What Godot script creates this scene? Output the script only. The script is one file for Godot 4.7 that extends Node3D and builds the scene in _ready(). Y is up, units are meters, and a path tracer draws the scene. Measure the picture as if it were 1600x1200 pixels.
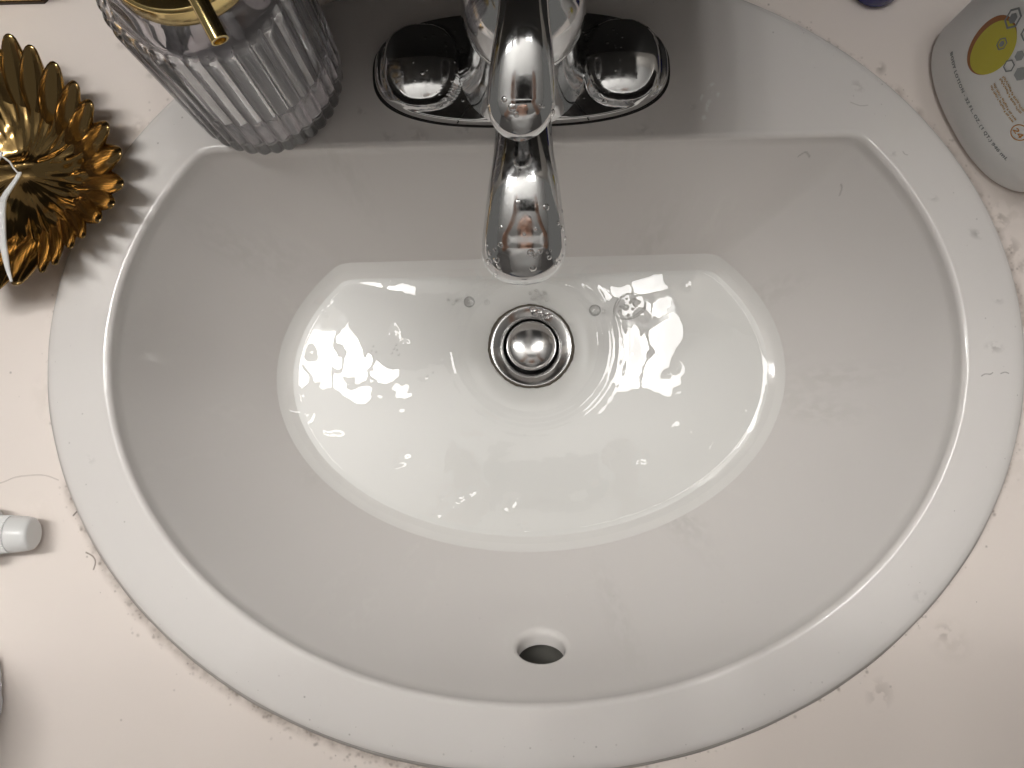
extends Node3D
# A drop-in oval bathroom sink seen from above. Origin: centre of the sink at the height of its deck. x right, y up, z towards the viewer. Metres.

const SA := 0.2553      # outer half axes of the sink
const SB := 0.2133
const CY := -0.010      # height of the countertop
const DRAIN := Vector3(0.0008, -0.1318, -0.0197)

var rng := RandomNumberGenerator.new()
var M := {}

func _ready() -> void:
	rng.seed = 7
	# ------------------------------------------------------------- camera
	var X := Vector3(0.99965, -0.02622, 0.00385)    # world axes in picture axes (right, down, forward)
	var Y := Vector3(0.00157, -0.08631, -0.99627)
	var Z := Vector3(0.02646, 0.99592, -0.08624)
	var cam := Camera3D.new()
	cam.name = "camera"
	cam.fov = rad_to_deg(2.0 * atan(600.0 / 1280.0))
	cam.near = 0.004
	cam.far = 50.0
	add_child(cam)
	cam.transform = Transform3D(Basis(Vector3(X.x, Y.x, Z.x), -Vector3(X.y, Y.y, Z.y), -Vector3(X.z, Y.z, Z.z)).orthonormalized(), Vector3(-0.01507, 0.42, 0.0536))
	cam.current = true
	# ------------------------------------------------------------- surroundings and exposure
	var we := WorldEnvironment.new()
	we.name = "surroundings"
	var e := Environment.new()
	e.background_mode = Environment.BG_COLOR
	e.background_color = Color(0.135, 0.131, 0.123).linear_to_srgb()
	e.tonemap_mode = Environment.TONE_MAPPER_LINEAR
	e.tonemap_exposure = 1.0
	e.sdfgi_enabled = true
	e.ssao_enabled = true
	e.ssil_enabled = true
	we.environment = e
	add_child(we)
	materials()
	# ------------------------------------------------------------- lamps over the sink
	vanity_light(-0.635, -0.235, 6, "brushed strip light with six frosted tubes above the left of the sink", 15.0)
	vanity_light(0.13, 0.29, 3, "short strip light with three frosted tubes above the right of the sink", 13.2)
	# ------------------------------------------------------------- setting
	back_wall()
	countertop()
	sink()
	drain()
	water()
	bubbles()
	# ------------------------------------------------------------- things
	faucet()
	soap_dispenser()
	leaf_dish()
	floss_pick()
	brass_box()
	lotion_bottle()
	blue_jar()
	paste_tube()
	wrapped_roll()
	droplets()
	person()


# ================================================================= helpers
func tag(o: Node, label: String, category := "", group := "", kind := "") -> void:
	if label: o.set_meta("label", label)
	if category: o.set_meta("category", category)
	if group: o.set_meta("group", group)
	if kind: o.set_meta("kind", kind)

func thing(called: String, at: Vector3, label: String, category: String, group := "") -> Node3D:
	var o := Node3D.new()
	o.name = called
	o.position = at
	add_child(o, true)
	tag(o, label, category, group)
	return o

# One named mesh from shared vertices, normals smoothed. orient: 0 closed (outwards), 1 up, -1 as given.
func mesh(called: String, V: PackedVector3Array, I: PackedInt32Array, mat: Material, parent: Node = self, orient := 0, UV := PackedVector2Array()) -> MeshInstance3D:
	var n := PackedVector3Array()
	n.resize(V.size())
	var c := Vector3.ZERO
	for v in V: c += v
	c /= V.size()
	var vol := 0.0
	var up := 0.0
	for k in range(0, I.size(), 3):
		var a := V[I[k]]
		var b := V[I[k + 1]]
		var d := V[I[k + 2]]
		var f := (d - a).cross(b - a)
		vol += f.dot((a + b + d) / 3.0 - c)
		up += f.y
		n[I[k]] += f
		n[I[k + 1]] += f
		n[I[k + 2]] += f
	if (orient == 0 and vol < 0.0) or (orient == 1 and up < 0.0):
		for k in range(0, I.size(), 3):
			var t := I[k + 1]
			I[k + 1] = I[k + 2]
			I[k + 2] = t
		for k in n.size(): n[k] = -n[k]
	for k in n.size():
		n[k] = n[k].normalized() if n[k].length_squared() > 1e-30 else Vector3.UP
	var arr := []
	arr.resize(Mesh.ARRAY_MAX)
	arr[Mesh.ARRAY_VERTEX] = V
	arr[Mesh.ARRAY_NORMAL] = n
	arr[Mesh.ARRAY_INDEX] = I
	if UV.size() == V.size(): arr[Mesh.ARRAY_TEX_UV] = UV
	var am := ArrayMesh.new()
	am.add_surface_from_arrays(Mesh.PRIMITIVE_TRIANGLES, arr)
	var o := MeshInstance3D.new()
	o.mesh = am
	o.name = called
	o.material_override = null
	am.surface_set_material(0, mat)
	parent.add_child(o, true)
	return o

class Buf:
	var V := PackedVector3Array()
	var I := PackedInt32Array()
	# rows of equal length; closed joins last column to the first
	func grid(rows: Array, wrap: bool) -> void:
		var base := V.size()
		var w: int = rows[0].size()
		for r in rows: V.append_array(r)
		for j in rows.size() - 1:
			for i in (w if wrap else w - 1):
				var a := base + j * w + i
				var b := base + j * w + (i + 1) % w
				I.append_array(PackedInt32Array([a, b, a + w, b, b + w, a + w]))
	func fan(ring: PackedVector3Array, at: Vector3, flip := false) -> void:
		var base := V.size()
		V.append_array(ring)
		V.append(at)
		for i in ring.size():
			var j := (i + 1) % ring.size()
			I.append_array(PackedInt32Array([base + ring.size(), base + i, base + j] if not flip else [base + ring.size(), base + j, base + i]))
	# a tube of changing radius along points, closed with caps
	func tube(p: PackedVector3Array, r: PackedFloat32Array, n := 12, flat := 1.0) -> void:
		var rows := []
		var side := Vector3.ZERO
		for i in p.size():
			var t: Vector3 = (p[mini(i + 1, p.size() - 1)] - p[maxi(i - 1, 0)]).normalized()
			if side == Vector3.ZERO:
				side = t.cross(Vector3.UP if absf(t.y) < 0.9 else Vector3.RIGHT).normalized()
			side = (side - t * side.dot(t)).normalized()
			var o := side.cross(t)
			var row := PackedVector3Array()
			for k in n:
				var a := TAU * k / n
				row.append(p[i] + (side * cos(a) + o * sin(a) * flat) * r[i])
			rows.append(row)
		var first := PackedVector3Array()
		var last := PackedVector3Array()
		for k in n:
			first.append(p[0])
			last.append(p[p.size() - 1])
		rows.push_front(first)
		rows.append(last)
		grid(rows, true)
	# profile of (radius, height) spun about y
	func lathe(prof: PackedVector2Array, n := 48, at := Vector3.ZERO) -> void:
		var rows := []
		for q in prof:
			var row := PackedVector3Array()
			for k in n:
				var a := TAU * k / n
				row.append(at + Vector3(q.x * cos(a), q.y, q.x * sin(a)))
			rows.append(row)
		grid(rows, true)
	# a box with chamfered edges
	func box(c: Vector3, s: Vector3, ch := 0.001) -> void:
		var h := s / 2.0
		var rows := []
		for q in [[-h.y, ch], [-h.y + ch, 0.0], [h.y - ch, 0.0], [h.y, ch]]:
			var x: float = h.x - q[1]
			var z: float = h.z - q[1]
			var row := PackedVector3Array()
			for m in [[x - ch, z], [x, z - ch], [x, -z + ch], [x - ch, -z], [-x + ch, -z], [-x, -z + ch], [-x, z - ch], [-x + ch, z]]:
				row.append(c + Vector3(m[0], q[0], m[1]))
			rows.append(row)
		grid(rows, true)
		fan(rows[3], c + Vector3(0, h.y, 0))
		fan(rows[0], c - Vector3(0, h.y, 0), true)

func emit(called: String, b: Buf, mat: Material, parent: Node = self, orient := 0, UV := PackedVector2Array()) -> MeshInstance3D:
	return mesh(called, b.V, b.I, mat, parent, orient, UV)

# hard-edged copy of a buffer (every triangle its own corners)
func hard(b: Buf) -> Buf:
	var o := Buf.new()
	for i in b.I:
		o.I.append(o.V.size())
		o.V.append(b.V[i])
	return o

func mat(c: Color, rough: float, metal := 0.0, spec := 0.5) -> StandardMaterial3D:
	var m := StandardMaterial3D.new()
	m.albedo_color = c.linear_to_srgb()
	m.roughness = rough
	m.metallic = metal
	m.metallic_specular = spec
	return m

func noise_tex(freq: float, lo: float, hi: float, seed_ := 1, size := 512, oct := 4) -> NoiseTexture2D:
	var f := FastNoiseLite.new()
	f.noise_type = FastNoiseLite.TYPE_SIMPLEX_SMOOTH
	f.frequency = freq
	f.fractal_octaves = oct
	f.seed = seed_
	var t := NoiseTexture2D.new()
	t.width = size
	t.height = size
	t.seamless = true
	t.noise = f
	var g := Gradient.new()
	g.set_color(0, Color(lo, lo, lo))
	g.set_color(1, Color(hi, hi, hi))
	t.color_ramp = g
	return t

func materials() -> void:
	M.porcelain = mat(Color(0.80, 0.795, 0.78), 0.05, 0.0, 0.42)
	M.floor = mat(Color(0.72, 0.715, 0.69), 0.33)
	M.foot = mat(Color(0.80, 0.785, 0.76), 0.06)
	M.counter = mat(Color(0.80, 0.725, 0.675), 0.28)
	M.chrome = mat(Color(0.74, 0.745, 0.75), 0.035, 1.0)
	var sp := noise_tex(0.03, 0.0, 0.22, 5, 512, 5)
	M.chrome.roughness = 1.0
	M.chrome.roughness_texture = sp
	M.chrome.uv1_triplanar = true
	M.chrome.uv1_scale = Vector3(14, 14, 14)
	M.steel = mat(Color(0.66, 0.655, 0.65), 0.15, 1.0)
	M.brass = mat(Color(0.78, 0.60, 0.27), 0.16, 1.0)
	M.goldglaze = mat(Color(0.37, 0.245, 0.10), 0.12, 1.0)
	M.black = mat(Color(0.02, 0.019, 0.018), 0.6)
	M.grime = mat(Color(0.10, 0.085, 0.065), 0.8)
	M.caulk = mat(Color(0.50, 0.475, 0.45), 0.6)
	M.white = mat(Color(0.80, 0.80, 0.79), 0.3)
	M.glass = mat(Color(1, 1, 1, 1), 0.0)
	M.glass.albedo_color = Color(0.97, 0.965, 0.975, 0.05)
	M.glass.refraction_enabled = true
	M.glass.refraction_scale = 0.05
	M.glass.roughness = 0.02
	M.liquid = M.glass.duplicate()
	M.liquid.albedo_color = Color(0.97, 0.965, 0.975, 0.05)
	M.liquid.refraction_scale = 0.034
	M.liquid.roughness = 0.0
	M.film = StandardMaterial3D.new()
	M.film.transparency = BaseMaterial3D.TRANSPARENCY_ALPHA
	M.film.albedo_color = Color(1, 1, 1, 0.0)
	M.film.roughness = 0.0
	M.film.metallic_specular = 0.7
	M.bead = M.glass.duplicate()
	M.bead.albedo_color = Color(1, 1, 1, 0)
	M.bead.refraction_scale = 0.033
	M.bead.roughness = 0.0
	M.lotion = mat(Color(0.90, 0.895, 0.88), 0.35)
	M.wall = mat(Color(0.022, 0.021, 0.02), 0.5)
	M.housing = mat(Color(0.6, 0.6, 0.6), 0.3, 1.0)

# ================================================================= lamps and setting
func vanity_light(x0: float, x1: float, n: int, label: String, glow: float) -> void:
	var t := thing("vanity_light", Vector3((x0 + x1) / 2.0, 1.16, -0.165), label, "light")
	var w := x1 - x0 + 0.07
	var b := Buf.new()
	b.box(Vector3(0, 0.0, -0.077), Vector3(w, 0.06, 0.026), 0.004)
	emit("housing", hard(b), M.housing, t)
	var lit := mat(Color(0.9, 0.9, 0.88), 0.4)
	lit.emission_enabled = true
	lit.emission = Color(1.0, 0.992, 0.98)
	lit.emission_energy_multiplier = glow
	for i in n:
		var x := lerpf(x0, x1, float(i) / (n - 1)) - t.position.x
		var c := Buf.new()
		c.tube(PackedVector3Array([Vector3(x, 0, -0.062), Vector3(x, 0, -0.06), Vector3(x, 0, -0.05), Vector3(x, 0, 0.05), Vector3(x, 0, 0.06), Vector3(x, 0, 0.062)]), PackedFloat32Array([0.008, 0.022, 0.033, 0.033, 0.022, 0.008]), 16)
		emit("bulb", c, lit, t)
		var s := Buf.new()
		s.lathe(PackedVector2Array([Vector2(0.0, 0.011), Vector2(0.011, 0.008), Vector2(0.009, -0.002), Vector2(0.0, -0.003)]), 14, Vector3(x, 0, -0.066))
		emit("socket", s, M.housing, t)
		var l := OmniLight3D.new()
		l.name = "bulb_light"
		l.position = Vector3(x, 0, 0)
		l.light_color = Color(1.0, 0.992, 0.98)
		l.light_energy = 0.03
		l.light_size = 0.01
		l.omni_range = 6.0
		l.omni_attenuation = 2.0
		l.shadow_enabled = true
		t.add_child(l, true)

func back_wall() -> void:
	var b := Buf.new()
	b.box(Vector3(0, 0.55, -0.285), Vector3(2.2, 2.6, 0.06), 0.002)
	var o := emit("wall", hard(b), mat(Color(0.5, 0.47, 0.43), 0.7))
	tag(o, "painted wall behind the vanity", "wall", "", "structure")
	b = Buf.new()
	b.box(Vector3(0, CY + 0.12, -0.2505), Vector3(1.2, 0.24, 0.008), 0.001)
	o = emit("backsplash", hard(b), M.wall)
	tag(o, "black backsplash standing behind the sink", "backsplash", "", "structure")
	b = Buf.new()
	b.box(Vector3(0, 0.55, 1.75), Vector3(3.4, 2.9, 0.1), 0.002)
	o = emit("far_wall", hard(b), mat(Color(0.16, 0.15, 0.145), 0.7))
	tag(o, "darker wall of the room behind the photographer", "wall", "", "structure")
	b = Buf.new()
	b.box(Vector3(-0.1, 1.72, 0.72), Vector3(3.2, 0.1, 2.0), 0.002)
	o = emit("ceiling", hard(b), mat(Color(0.5, 0.495, 0.485), 0.8))
	tag(o, "white ceiling over the vanity", "ceiling", "", "structure")
	var t := thing("medicine_cabinet", Vector3(-0.042, 0.205, -0.19), "dark medicine cabinet on the wall above the faucet", "cabinet")
	var wood := mat(Color(0.06, 0.058, 0.056), 0.45)
	b = Buf.new()
	b.box(Vector3(0, 0.29, 0.002), Vector3(0.34, 0.58, 0.125), 0.002)
	emit("case", hard(b), wood, t)
	for k in 2:
		b = Buf.new()
		b.box(Vector3(-0.0848 + 0.1696 * k, 0.29, 0.0715), Vector3(0.1665, 0.572, 0.014), 0.002)
		var d := emit("door", hard(b), wood, t)
		b = Buf.new()
		b.lathe(PackedVector2Array([Vector2(0, 0.012), Vector2(0.006, 0.011), Vector2(0.008, 0.008), Vector2(0.004, 0.0), Vector2(0, -0.001)]), 16)
		var kn := emit("knob", b, M.steel, d)
		kn.position = Vector3(-0.02 + 0.04 * k, 0.08, 0.079)
		kn.rotation.x = PI / 2

func ell(a: float, b: float, th: float) -> float:
	return 1.0 / sqrt(pow(cos(th) / a, 2) + pow(sin(th) / b, 2))

# radius of the D-shaped bowl outline: an ellipse cut straight at the back
func dee(a: float, b: float, c: float, th: float, k := 0.006) -> float:
	var r1 := ell(a, b, th)
	if sin(th) > -0.05: return r1
	var r2 := c / -sin(th)
	var h := clampf(0.5 + 0.5 * (r1 - r2) / k, 0.0, 1.0)
	return lerpf(r1, r2, h) - k * h * (1.0 - h)

func polar(r: float, th: float, y: float) -> Vector3:
	return Vector3(r * cos(th), y, r * sin(th))

# ---- stain drawing on a picture that maps x and z
class Stains:
	var im: Image
	var o := Vector2.ZERO
	var s := Vector2.ONE
	var f := FastNoiseLite.new()
	func _init(w: int, h: int, from: Vector2, size: Vector2, base: Color, rough: float, sd: int) -> void:
		o = from
		s = Vector2(w / size.x, h / size.y)
		im = Image.create(w, h, false, Image.FORMAT_RGBA8)
		f.seed = sd
		f.frequency = 0.004
		f.fractal_octaves = 5
		var n := f.get_image(w / 4, h / 4)
		n.resize(w, h, Image.INTERPOLATE_CUBIC)
		n.convert(Image.FORMAT_RGB8)
		im.fill(base.linear_to_srgb())
		n.convert(Image.FORMAT_RGBA8)
		var d := n.get_data()
		for k in range(0, d.size(), 4):   # faint uneven tone
			d[k + 3] = int(rough * absf(d[k] - 128))
			var dark: int = 90 if d[k] < 128 else 235
			d[k] = dark
			d[k + 1] = dark - 5
			d[k + 2] = dark - 12
		n = Image.create_from_data(w, h, false, Image.FORMAT_RGBA8, d)
		im.blend_rect(n, Rect2i(0, 0, w, h), Vector2i.ZERO)
		f.frequency = 0.045
	func px(x: int, y: int, c: Color, a: float) -> void:
		if x < 0 or y < 0 or x >= im.get_width() or y >= im.get_height(): return
		im.set_pixel(x, y, im.get_pixel(x, y).lerp(c, clampf(a, 0.0, 1.0)))
	func blot(at: Vector2, r: Vector2, c: Color, a: float, edge := 0.5, turn := 0.0, ragged := 1.0) -> void:
		var p := (at - o) * s
		var R := int(maxf(r.x * s.x, r.y * s.y)) + 2
		for y in range(-R, R + 1):
			for x in range(-R, R + 1):
				var q := Vector2(x / s.x, y / s.y).rotated(-turn)
				var d := Vector2(q.x / r.x, q.y / r.y).length()
				if d > 1.0: continue
				var n := f.get_noise_2d(p.x + x, p.y + y) * ragged
				px(int(p.x) + x, int(p.y) + y, c, a * clampf((1.0 - d) / edge, 0.0, 1.0) * clampf(0.5 + n * 1.6, 0.0, 1.0))
	func hair(pts: Array, c: Color, a: float, wide := 0.7) -> void:
		var soft := []
		for k in pts.size() - 1:
			for i in 6: soft.append((pts[k] as Vector2).cubic_interpolate(pts[k + 1], pts[maxi(k - 1, 0)], pts[mini(k + 2, pts.size() - 1)], i / 6.0))
		soft.append(pts[-1])
		pts = soft
		for k in pts.size() - 1:
			var p: Vector2 = (pts[k] - o) * s
			var q: Vector2 = (pts[k + 1] - o) * s
			var n := int(p.distance_to(q) * 2.0) + 1
			for i in n:
				var v := p.lerp(q, float(i) / n)
				for y in range(-1, 2):
					for x in range(-1, 2):
						var d := Vector2(floorf(v.x) + x + 0.5, floorf(v.y) + y + 0.5).distance_to(v)
						px(int(v.x) + x, int(v.y) + y, c, a * 0.5 * clampf(wide + 0.5 - d, 0.0, 1.0))
	func texture() -> ImageTexture:
		im.generate_mipmaps()
		return ImageTexture.create_from_image(im)

func countertop() -> void:
	var from := Vector2(-0.34, -0.26)
	var size := Vector2(0.68, 0.54)
	var S := Stains.new(1700, 1350, from, size, Color(0.84, 0.765, 0.71), 0.0, 3)
	var dirt := Color(0.36, 0.31, 0.27)
	# a grey line of soil caught along the edge of the sink, patchy, wider at the lower left
	for k in 900:
		var th := TAU * k / 900.0
		var w := 0.6 + 0.5 * sin(th * 3.0 + 1.0) + (1.3 if th > 1.75 and th < 2.9 else 0.0) + (0.9 if th > 5.3 else 0.0)
		var r := ell(SA, SB, th) + rng.randf_range(0.0, 0.0034 if w > 1.2 else 0.002)
		S.blot(Vector2(r * cos(th), r * sin(th)), Vector2(0.0060, 0.0034) * (0.5 + 0.5 * w), dirt, 0.085 * minf(w, 1.5), 0.95, th + PI / 2, 0.3)
		for i in 3:
			var rr := ell(SA, SB, th) + absf(rng.randfn(0.0, 0.0016 + 0.0012 * w))
			if rng.randf() < 0.25 + 0.3 * w: S.blot(Vector2(rr * cos(th + 0.003 * i), rr * sin(th + 0.003 * i)), Vector2.ONE * rng.randf_range(0.0004, 0.0013), dirt, rng.randf_range(0.08, 0.42), 0.9, 0.0, 1.2)
	for k in 70:
		var th := rng.randf() * TAU
		var r := ell(SA, SB, th) + absf(rng.randfn(0.0, 0.012))
		S.blot(Vector2(r * cos(th), r * sin(th)), Vector2.ONE * rng.randf_range(0.0003, 0.0009), Color(0.2, 0.17, 0.15), rng.randf_range(0.2, 0.6), 0.6, 0.0, 0.4)
	for k in 24:
		var at := Vector2(rng.randf_range(-0.32, 0.32), rng.randf_range(-0.22, 0.24))
		S.blot(at, Vector2.ONE * rng.randf_range(0.0003, 0.0007), Color(0.2, 0.17, 0.15), rng.randf_range(0.3, 0.9), 0.6, 0.0, 0.4)
	for k in 40:
		S.blot(Vector2(rng.randf_range(-0.30, 0.30), rng.randf_range(-0.22, 0.24)), Vector2(rng.randf_range(0.006, 0.02), rng.randf_range(0.006, 0.02)), Color(0.74, 0.70, 0.65), rng.randf_range(0.08, 0.2), 0.9, rng.randf() * PI, 1.5)
	# smudges by the glass bottle, by the dish and beside the lotion bottle
	for q in [[-0.197, -0.168, 0.006, 0.3], [-0.205, -0.158, 0.004, 0.22], [-0.222, -0.175, 0.004, 0.16], [-0.19, -0.146, 0.006, 0.16], [-0.212, -0.13, 0.007, 0.14], [0.192, -0.151, 0.0045, 0.3], [0.2, -0.137, 0.006, 0.22], [0.209, -0.125, 0.006, 0.25], [0.222, -0.1, 0.006, 0.25], [0.25, -0.066, 0.009, 0.25], [0.255, -0.05, 0.008, 0.3], [0.262, -0.04, 0.006, 0.25], [0.17, 0.18, 0.01, 0.16], [0.205, 0.15, 0.006, 0.18]]:
		S.blot(Vector2(q[0], q[1]), Vector2(q[2], q[2] * 0.8), dirt, q[3] * 1.0, 0.9, rng.randf() * PI, 2.2)
	S.hair([Vector2(-0.300, 0.066), Vector2(-0.2814, 0.0612), Vector2(-0.274, 0.0585), Vector2(-0.2665, 0.0576), Vector2(-0.258, 0.0578), Vector2(-0.2508, 0.0605)], Color(0.4, 0.34, 0.3), 0.35, 0.45)
	S.hair([Vector2(-0.243, 0.079), Vector2(-0.2405, 0.0765), Vector2(-0.2375, 0.0757), Vector2(-0.2355, 0.077)], Color(0.2, 0.17, 0.15), 0.7)
	S.hair([Vector2(-0.236, 0.098), Vector2(-0.2325, 0.1), Vector2(-0.231, 0.103), Vector2(-0.232, 0.107)], Color(0.3, 0.25, 0.2), 0.6)
	var m: StandardMaterial3D = M.counter
	m.albedo_color = Color.WHITE
	m.albedo_texture = S.texture()
	m.texture_repeat = false
	var b := Buf.new()
	var N := 240
	var hx := 0.62
	var z0 := -0.246
	var z1 := 0.33
	var rows := []
	for s in [0.0, 0.02, 0.08, 0.25, 0.6, 1.0]:
		var row := PackedVector3Array()
		for i in N:
			var th := TAU * i / N
			var e := polar(ell(SA - 0.012, SB - 0.012, th), th, CY)
			var d := Vector2(cos(th), sin(th))
			var t := minf(hx / maxf(absf(d.x), 1e-6), (z1 if d.y > 0 else -z0) / maxf(absf(d.y), 1e-6))
			row.append(e.lerp(Vector3(d.x * t, CY, d.y * t), s))
		rows.append(row)
	var lower := PackedVector3Array()
	var inner := PackedVector3Array()
	for v in rows[-1]: lower.append(v + Vector3(0, -0.04, 0))
	for v in rows[0]: inner.append(v + Vector3(0, -0.04, 0))
	b.grid(rows, true)
	var e2 := Buf.new()
	e2.grid([rows[-1], lower, inner, rows[0]], true)
	e2 = hard(e2)
	var base := b.V.size()
	b.V.append_array(e2.V)
	for i in e2.I: b.I.append(base + i)
	var uv := PackedVector2Array()
	for v in b.V: uv.append((Vector2(v.x, v.z) - from) / size)
	var o := emit("countertop", b, m, self, -1, uv)
	tag(o, "cream laminate vanity countertop with grime along the sink edge", "countertop", "", "structure")

# ================================================================= sink
func wall_at(th: float, t: float) -> Vector3:
	var q := 0.004 * sin(PI * t)     # the bowl wall is very slightly hollow
	var r := dee(lerpf(0.2205, 0.169, t) + q, lerpf(0.1775, 0.117, t) + q, lerpf(0.110, 0.078, t), th, lerpf(0.005, 0.006, t))
	return polar(r, th, lerpf(-0.0075, -0.1215, t))

const BOWL_Y := [-0.1255, -0.1278, -0.1288]

func floor_rings() -> Array:      # functions of (theta) -> point, as rows of parameters
	return []

func floor_at(th: float, s: float) -> Vector3:    # s 0 at the foot of the wall, 1 at the drain recess
	var a := polar(dee(0.157, 0.105, 0.066, th, 0.006), th, -0.1272)
	var b := Vector3(DRAIN.x + 0.044 * cos(th), -0.1292, DRAIN.z + 0.044 * sin(th))
	return a.lerp(b, s)

func sink() -> void:
	var from := Vector2(-0.27, -0.225)
	var size := Vector2(0.54, 0.45)
	var S := Stains.new(1620, 1350, from, size, Color(0.785, 0.76, 0.735), 0.0, 11)
	var dark := Color(0.25, 0.23, 0.21)
	for k in 46:      # dried soap film, lighter and darker
		var th := rng.randf() * TAU
		var rr := rng.randf_range(0.12, 0.21)
		S.blot(Vector2(rr * cos(th), rr * 0.8 * sin(th)), Vector2(rng.randf_range(0.006, 0.014), rng.randf_range(0.014, 0.032)), Color(0.99, 0.98, 0.96) if k % 2 else Color(0.72, 0.72, 0.68), rng.randf_range(0.07, 0.16), 0.9, th + PI / 2, 1.3)
	for k in 110:
		var th := rng.randf() * TAU
		var r := ell(SA, SB, th) * rng.randf_range(0.905, 0.985)
		S.blot(Vector2(r * cos(th), r * sin(th)), Vector2.ONE * rng.randf_range(0.0002, 0.0006), dark, rng.randf_range(0.2, 0.7), 0.6, 0.0, 0.4)
	for q in [[0.231, -0.055, 0.005, 0.3], [0.236, 0.005, 0.006, 0.25], [0.24, -0.02, 0.004, 0.14], [0.175, -0.137, 0.006, 0.2], [0.19, -0.1, 0.004, 0.2], [0.21, -0.075, 0.004, 0.16], [-0.075, -0.115, 0.006, 0.14], [-0.06, -0.1165, 0.008, 0.16], [-0.035, -0.118, 0.006, 0.16], [0.06, -0.1155, 0.006, 0.12], [0.085, -0.128, 0.004, 0.2], [-0.09, -0.13, 0.004, 0.16], [0.0, -0.1165, 0.02, 0.12], [-0.23, 0.05, 0.004, 0.12], [0.19, 0.13, 0.006, 0.14]]:
		S.blot(Vector2(q[0], q[1]), Vector2(q[2], q[2] * 0.6), dark, q[3] * 0.75, 0.9, rng.randf() * 0.6, 2.2)
	# scrape marks on the right rim and small hairs
	for q in [[[0.2285, 0.0195], [0.2305, 0.0185], [0.233, 0.0187], [0.2345, 0.0178]], [[0.2385, 0.0185], [0.241, 0.0178], [0.243, 0.0186]], [[0.1755, -0.094], [0.1765, -0.092], [0.1767, -0.089]], [[0.196, -0.1005], [0.197, -0.099], [0.1985, -0.0985]], [[0.148, -0.1065], [0.151, -0.1075], [0.155, -0.1062]], [[0.17, -0.128], [0.175, -0.126], [0.1795, -0.1262]]]:
		var p := []
		for v in q: p.append(Vector2(v[0], v[1]))
		S.hair(p, Color(0.22, 0.2, 0.18), 0.45 if p[0].x > 0.22 else 0.2, 0.5)
	# dried soap on the deck right of the faucet
	for q in [[0.0965, -0.1375, 0.0022, 0.0040, 0.4], [0.1005, -0.137, 0.0012, 0.0052, 0.2], [0.0945, -0.128, 0.0018, 0.0042, 0.3], [0.0925, -0.1215, 0.0022, 0.002, 0.0], [0.0915, -0.133, 0.001, 0.003, 0.4]]:
		for k in 3: S.blot(Vector2(q[0], q[1]), Vector2(q[2], q[3]), Color(0.97, 0.97, 0.96), 0.9, 0.8, q[4], 2.5)
	var m: StandardMaterial3D = M.porcelain
	m.albedo_color = Color.WHITE
	m.albedo_texture = S.texture()
	m.texture_repeat = false

	var t := thing("sink", Vector3.ZERO, "white oval drop-in bathroom sink with a D-shaped bowl", "sink")
	var N := 360
	var b := Buf.new()
	var rows := []
	# outer edge and deck
	for q in [[0.0004, CY - 0.001], [0.0, CY + 0.002], [-0.0002, CY + 0.0045], [-0.0014, CY + 0.0068], [-0.0034, CY + 0.0084], [-0.006, CY + 0.0093], [-0.010, CY + 0.0098], [-0.014, CY + 0.01]]:
		var row := PackedVector3Array()
		for i in N:
			var th := TAU * i / N
			row.append(polar(ell(SA + q[0], SB + q[0], th), th, q[1]))
		rows.append(row)
	for s in [0.15, 0.3, 0.45, 0.6, 0.75, 0.9, 0.97, 1.0]:
		var row := PackedVector3Array()
		for i in N:
			var th := TAU * i / N
			row.append(polar(lerpf(ell(SA - 0.014, SB - 0.014, th), dee(0.2245, 0.1815, 0.114, th, 0.006), s), th, 0.0005 * sin(PI * s) * (1.0 - s)))
		rows.append(row)
	for q in [[0.0034, 0.0], [0.0028, -0.00005], [0.0020, -0.0002], [0.0013, -0.0006], [0.0007, -0.0012], [0.0003, -0.0021], [0.0001, -0.0034]]:
		var row := PackedVector3Array()
		for i in N:
			var th := TAU * i / N
			row.append(polar(dee(0.2205 + q[0], 0.1775 + q[0], 0.110 + q[0], th, 0.006), th, q[1]))
		rows.append(row)
	b.grid(rows, true)
	# wall, with a window cut out at the front for the overflow
	var J := 36
	var i0 := 81
	var i1 := 99
	var j0 := 8
	var j1 := 19
	var w0 := b.V.size()
	for j in J + 1:
		for i in N: b.V.append(wall_at(TAU * i / N, float(j) / J))
	var top := w0 - N
	for i in N:
		var k := (i + 1) % N
		b.I.append_array(PackedInt32Array([top + i, top + k, w0 + i, top + k, w0 + k, w0 + i]))
	for j in J:
		for i in N:
			if i >= i0 and i < i1 and j >= j0 and j < j1: continue
			var k := (i + 1) % N
			var p := w0 + j * N
			b.I.append_array(PackedInt32Array([p + i, p + k, p + N + i, p + k, p + N + k, p + N + i]))
	var loop := PackedVector2Array()     # the window's edge as (theta index, row)
	for i in range(i0, i1): loop.append(Vector2(i, j0))
	for j in range(j0, j1): loop.append(Vector2(i1, j))
	for i in range(i1, i0, -1): loop.append(Vector2(i, j1))
	for j in range(j1, j0, -1): loop.append(Vector2(i0, j))
	var mid := Vector2(90.3, 12.6)
	var thc := TAU * mid.x / N
	var c0 := wall_at(thc, mid.y / J)
	var du := wall_at(TAU * (mid.x + 1) / N, mid.y / J).distance_to(c0)
	var dv := wall_at(thc, (mid.y + 1) / J).distance_to(c0)
	var nrm := (wall_at(thc, (mid.y + 1) / J) - c0).cross(wall_at(TAU * (mid.x + 1) / N, mid.y / J) - c0).normalized()
	if nrm.z > 0: nrm = -nrm                 # towards the bowl
	var hrows := []
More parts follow.
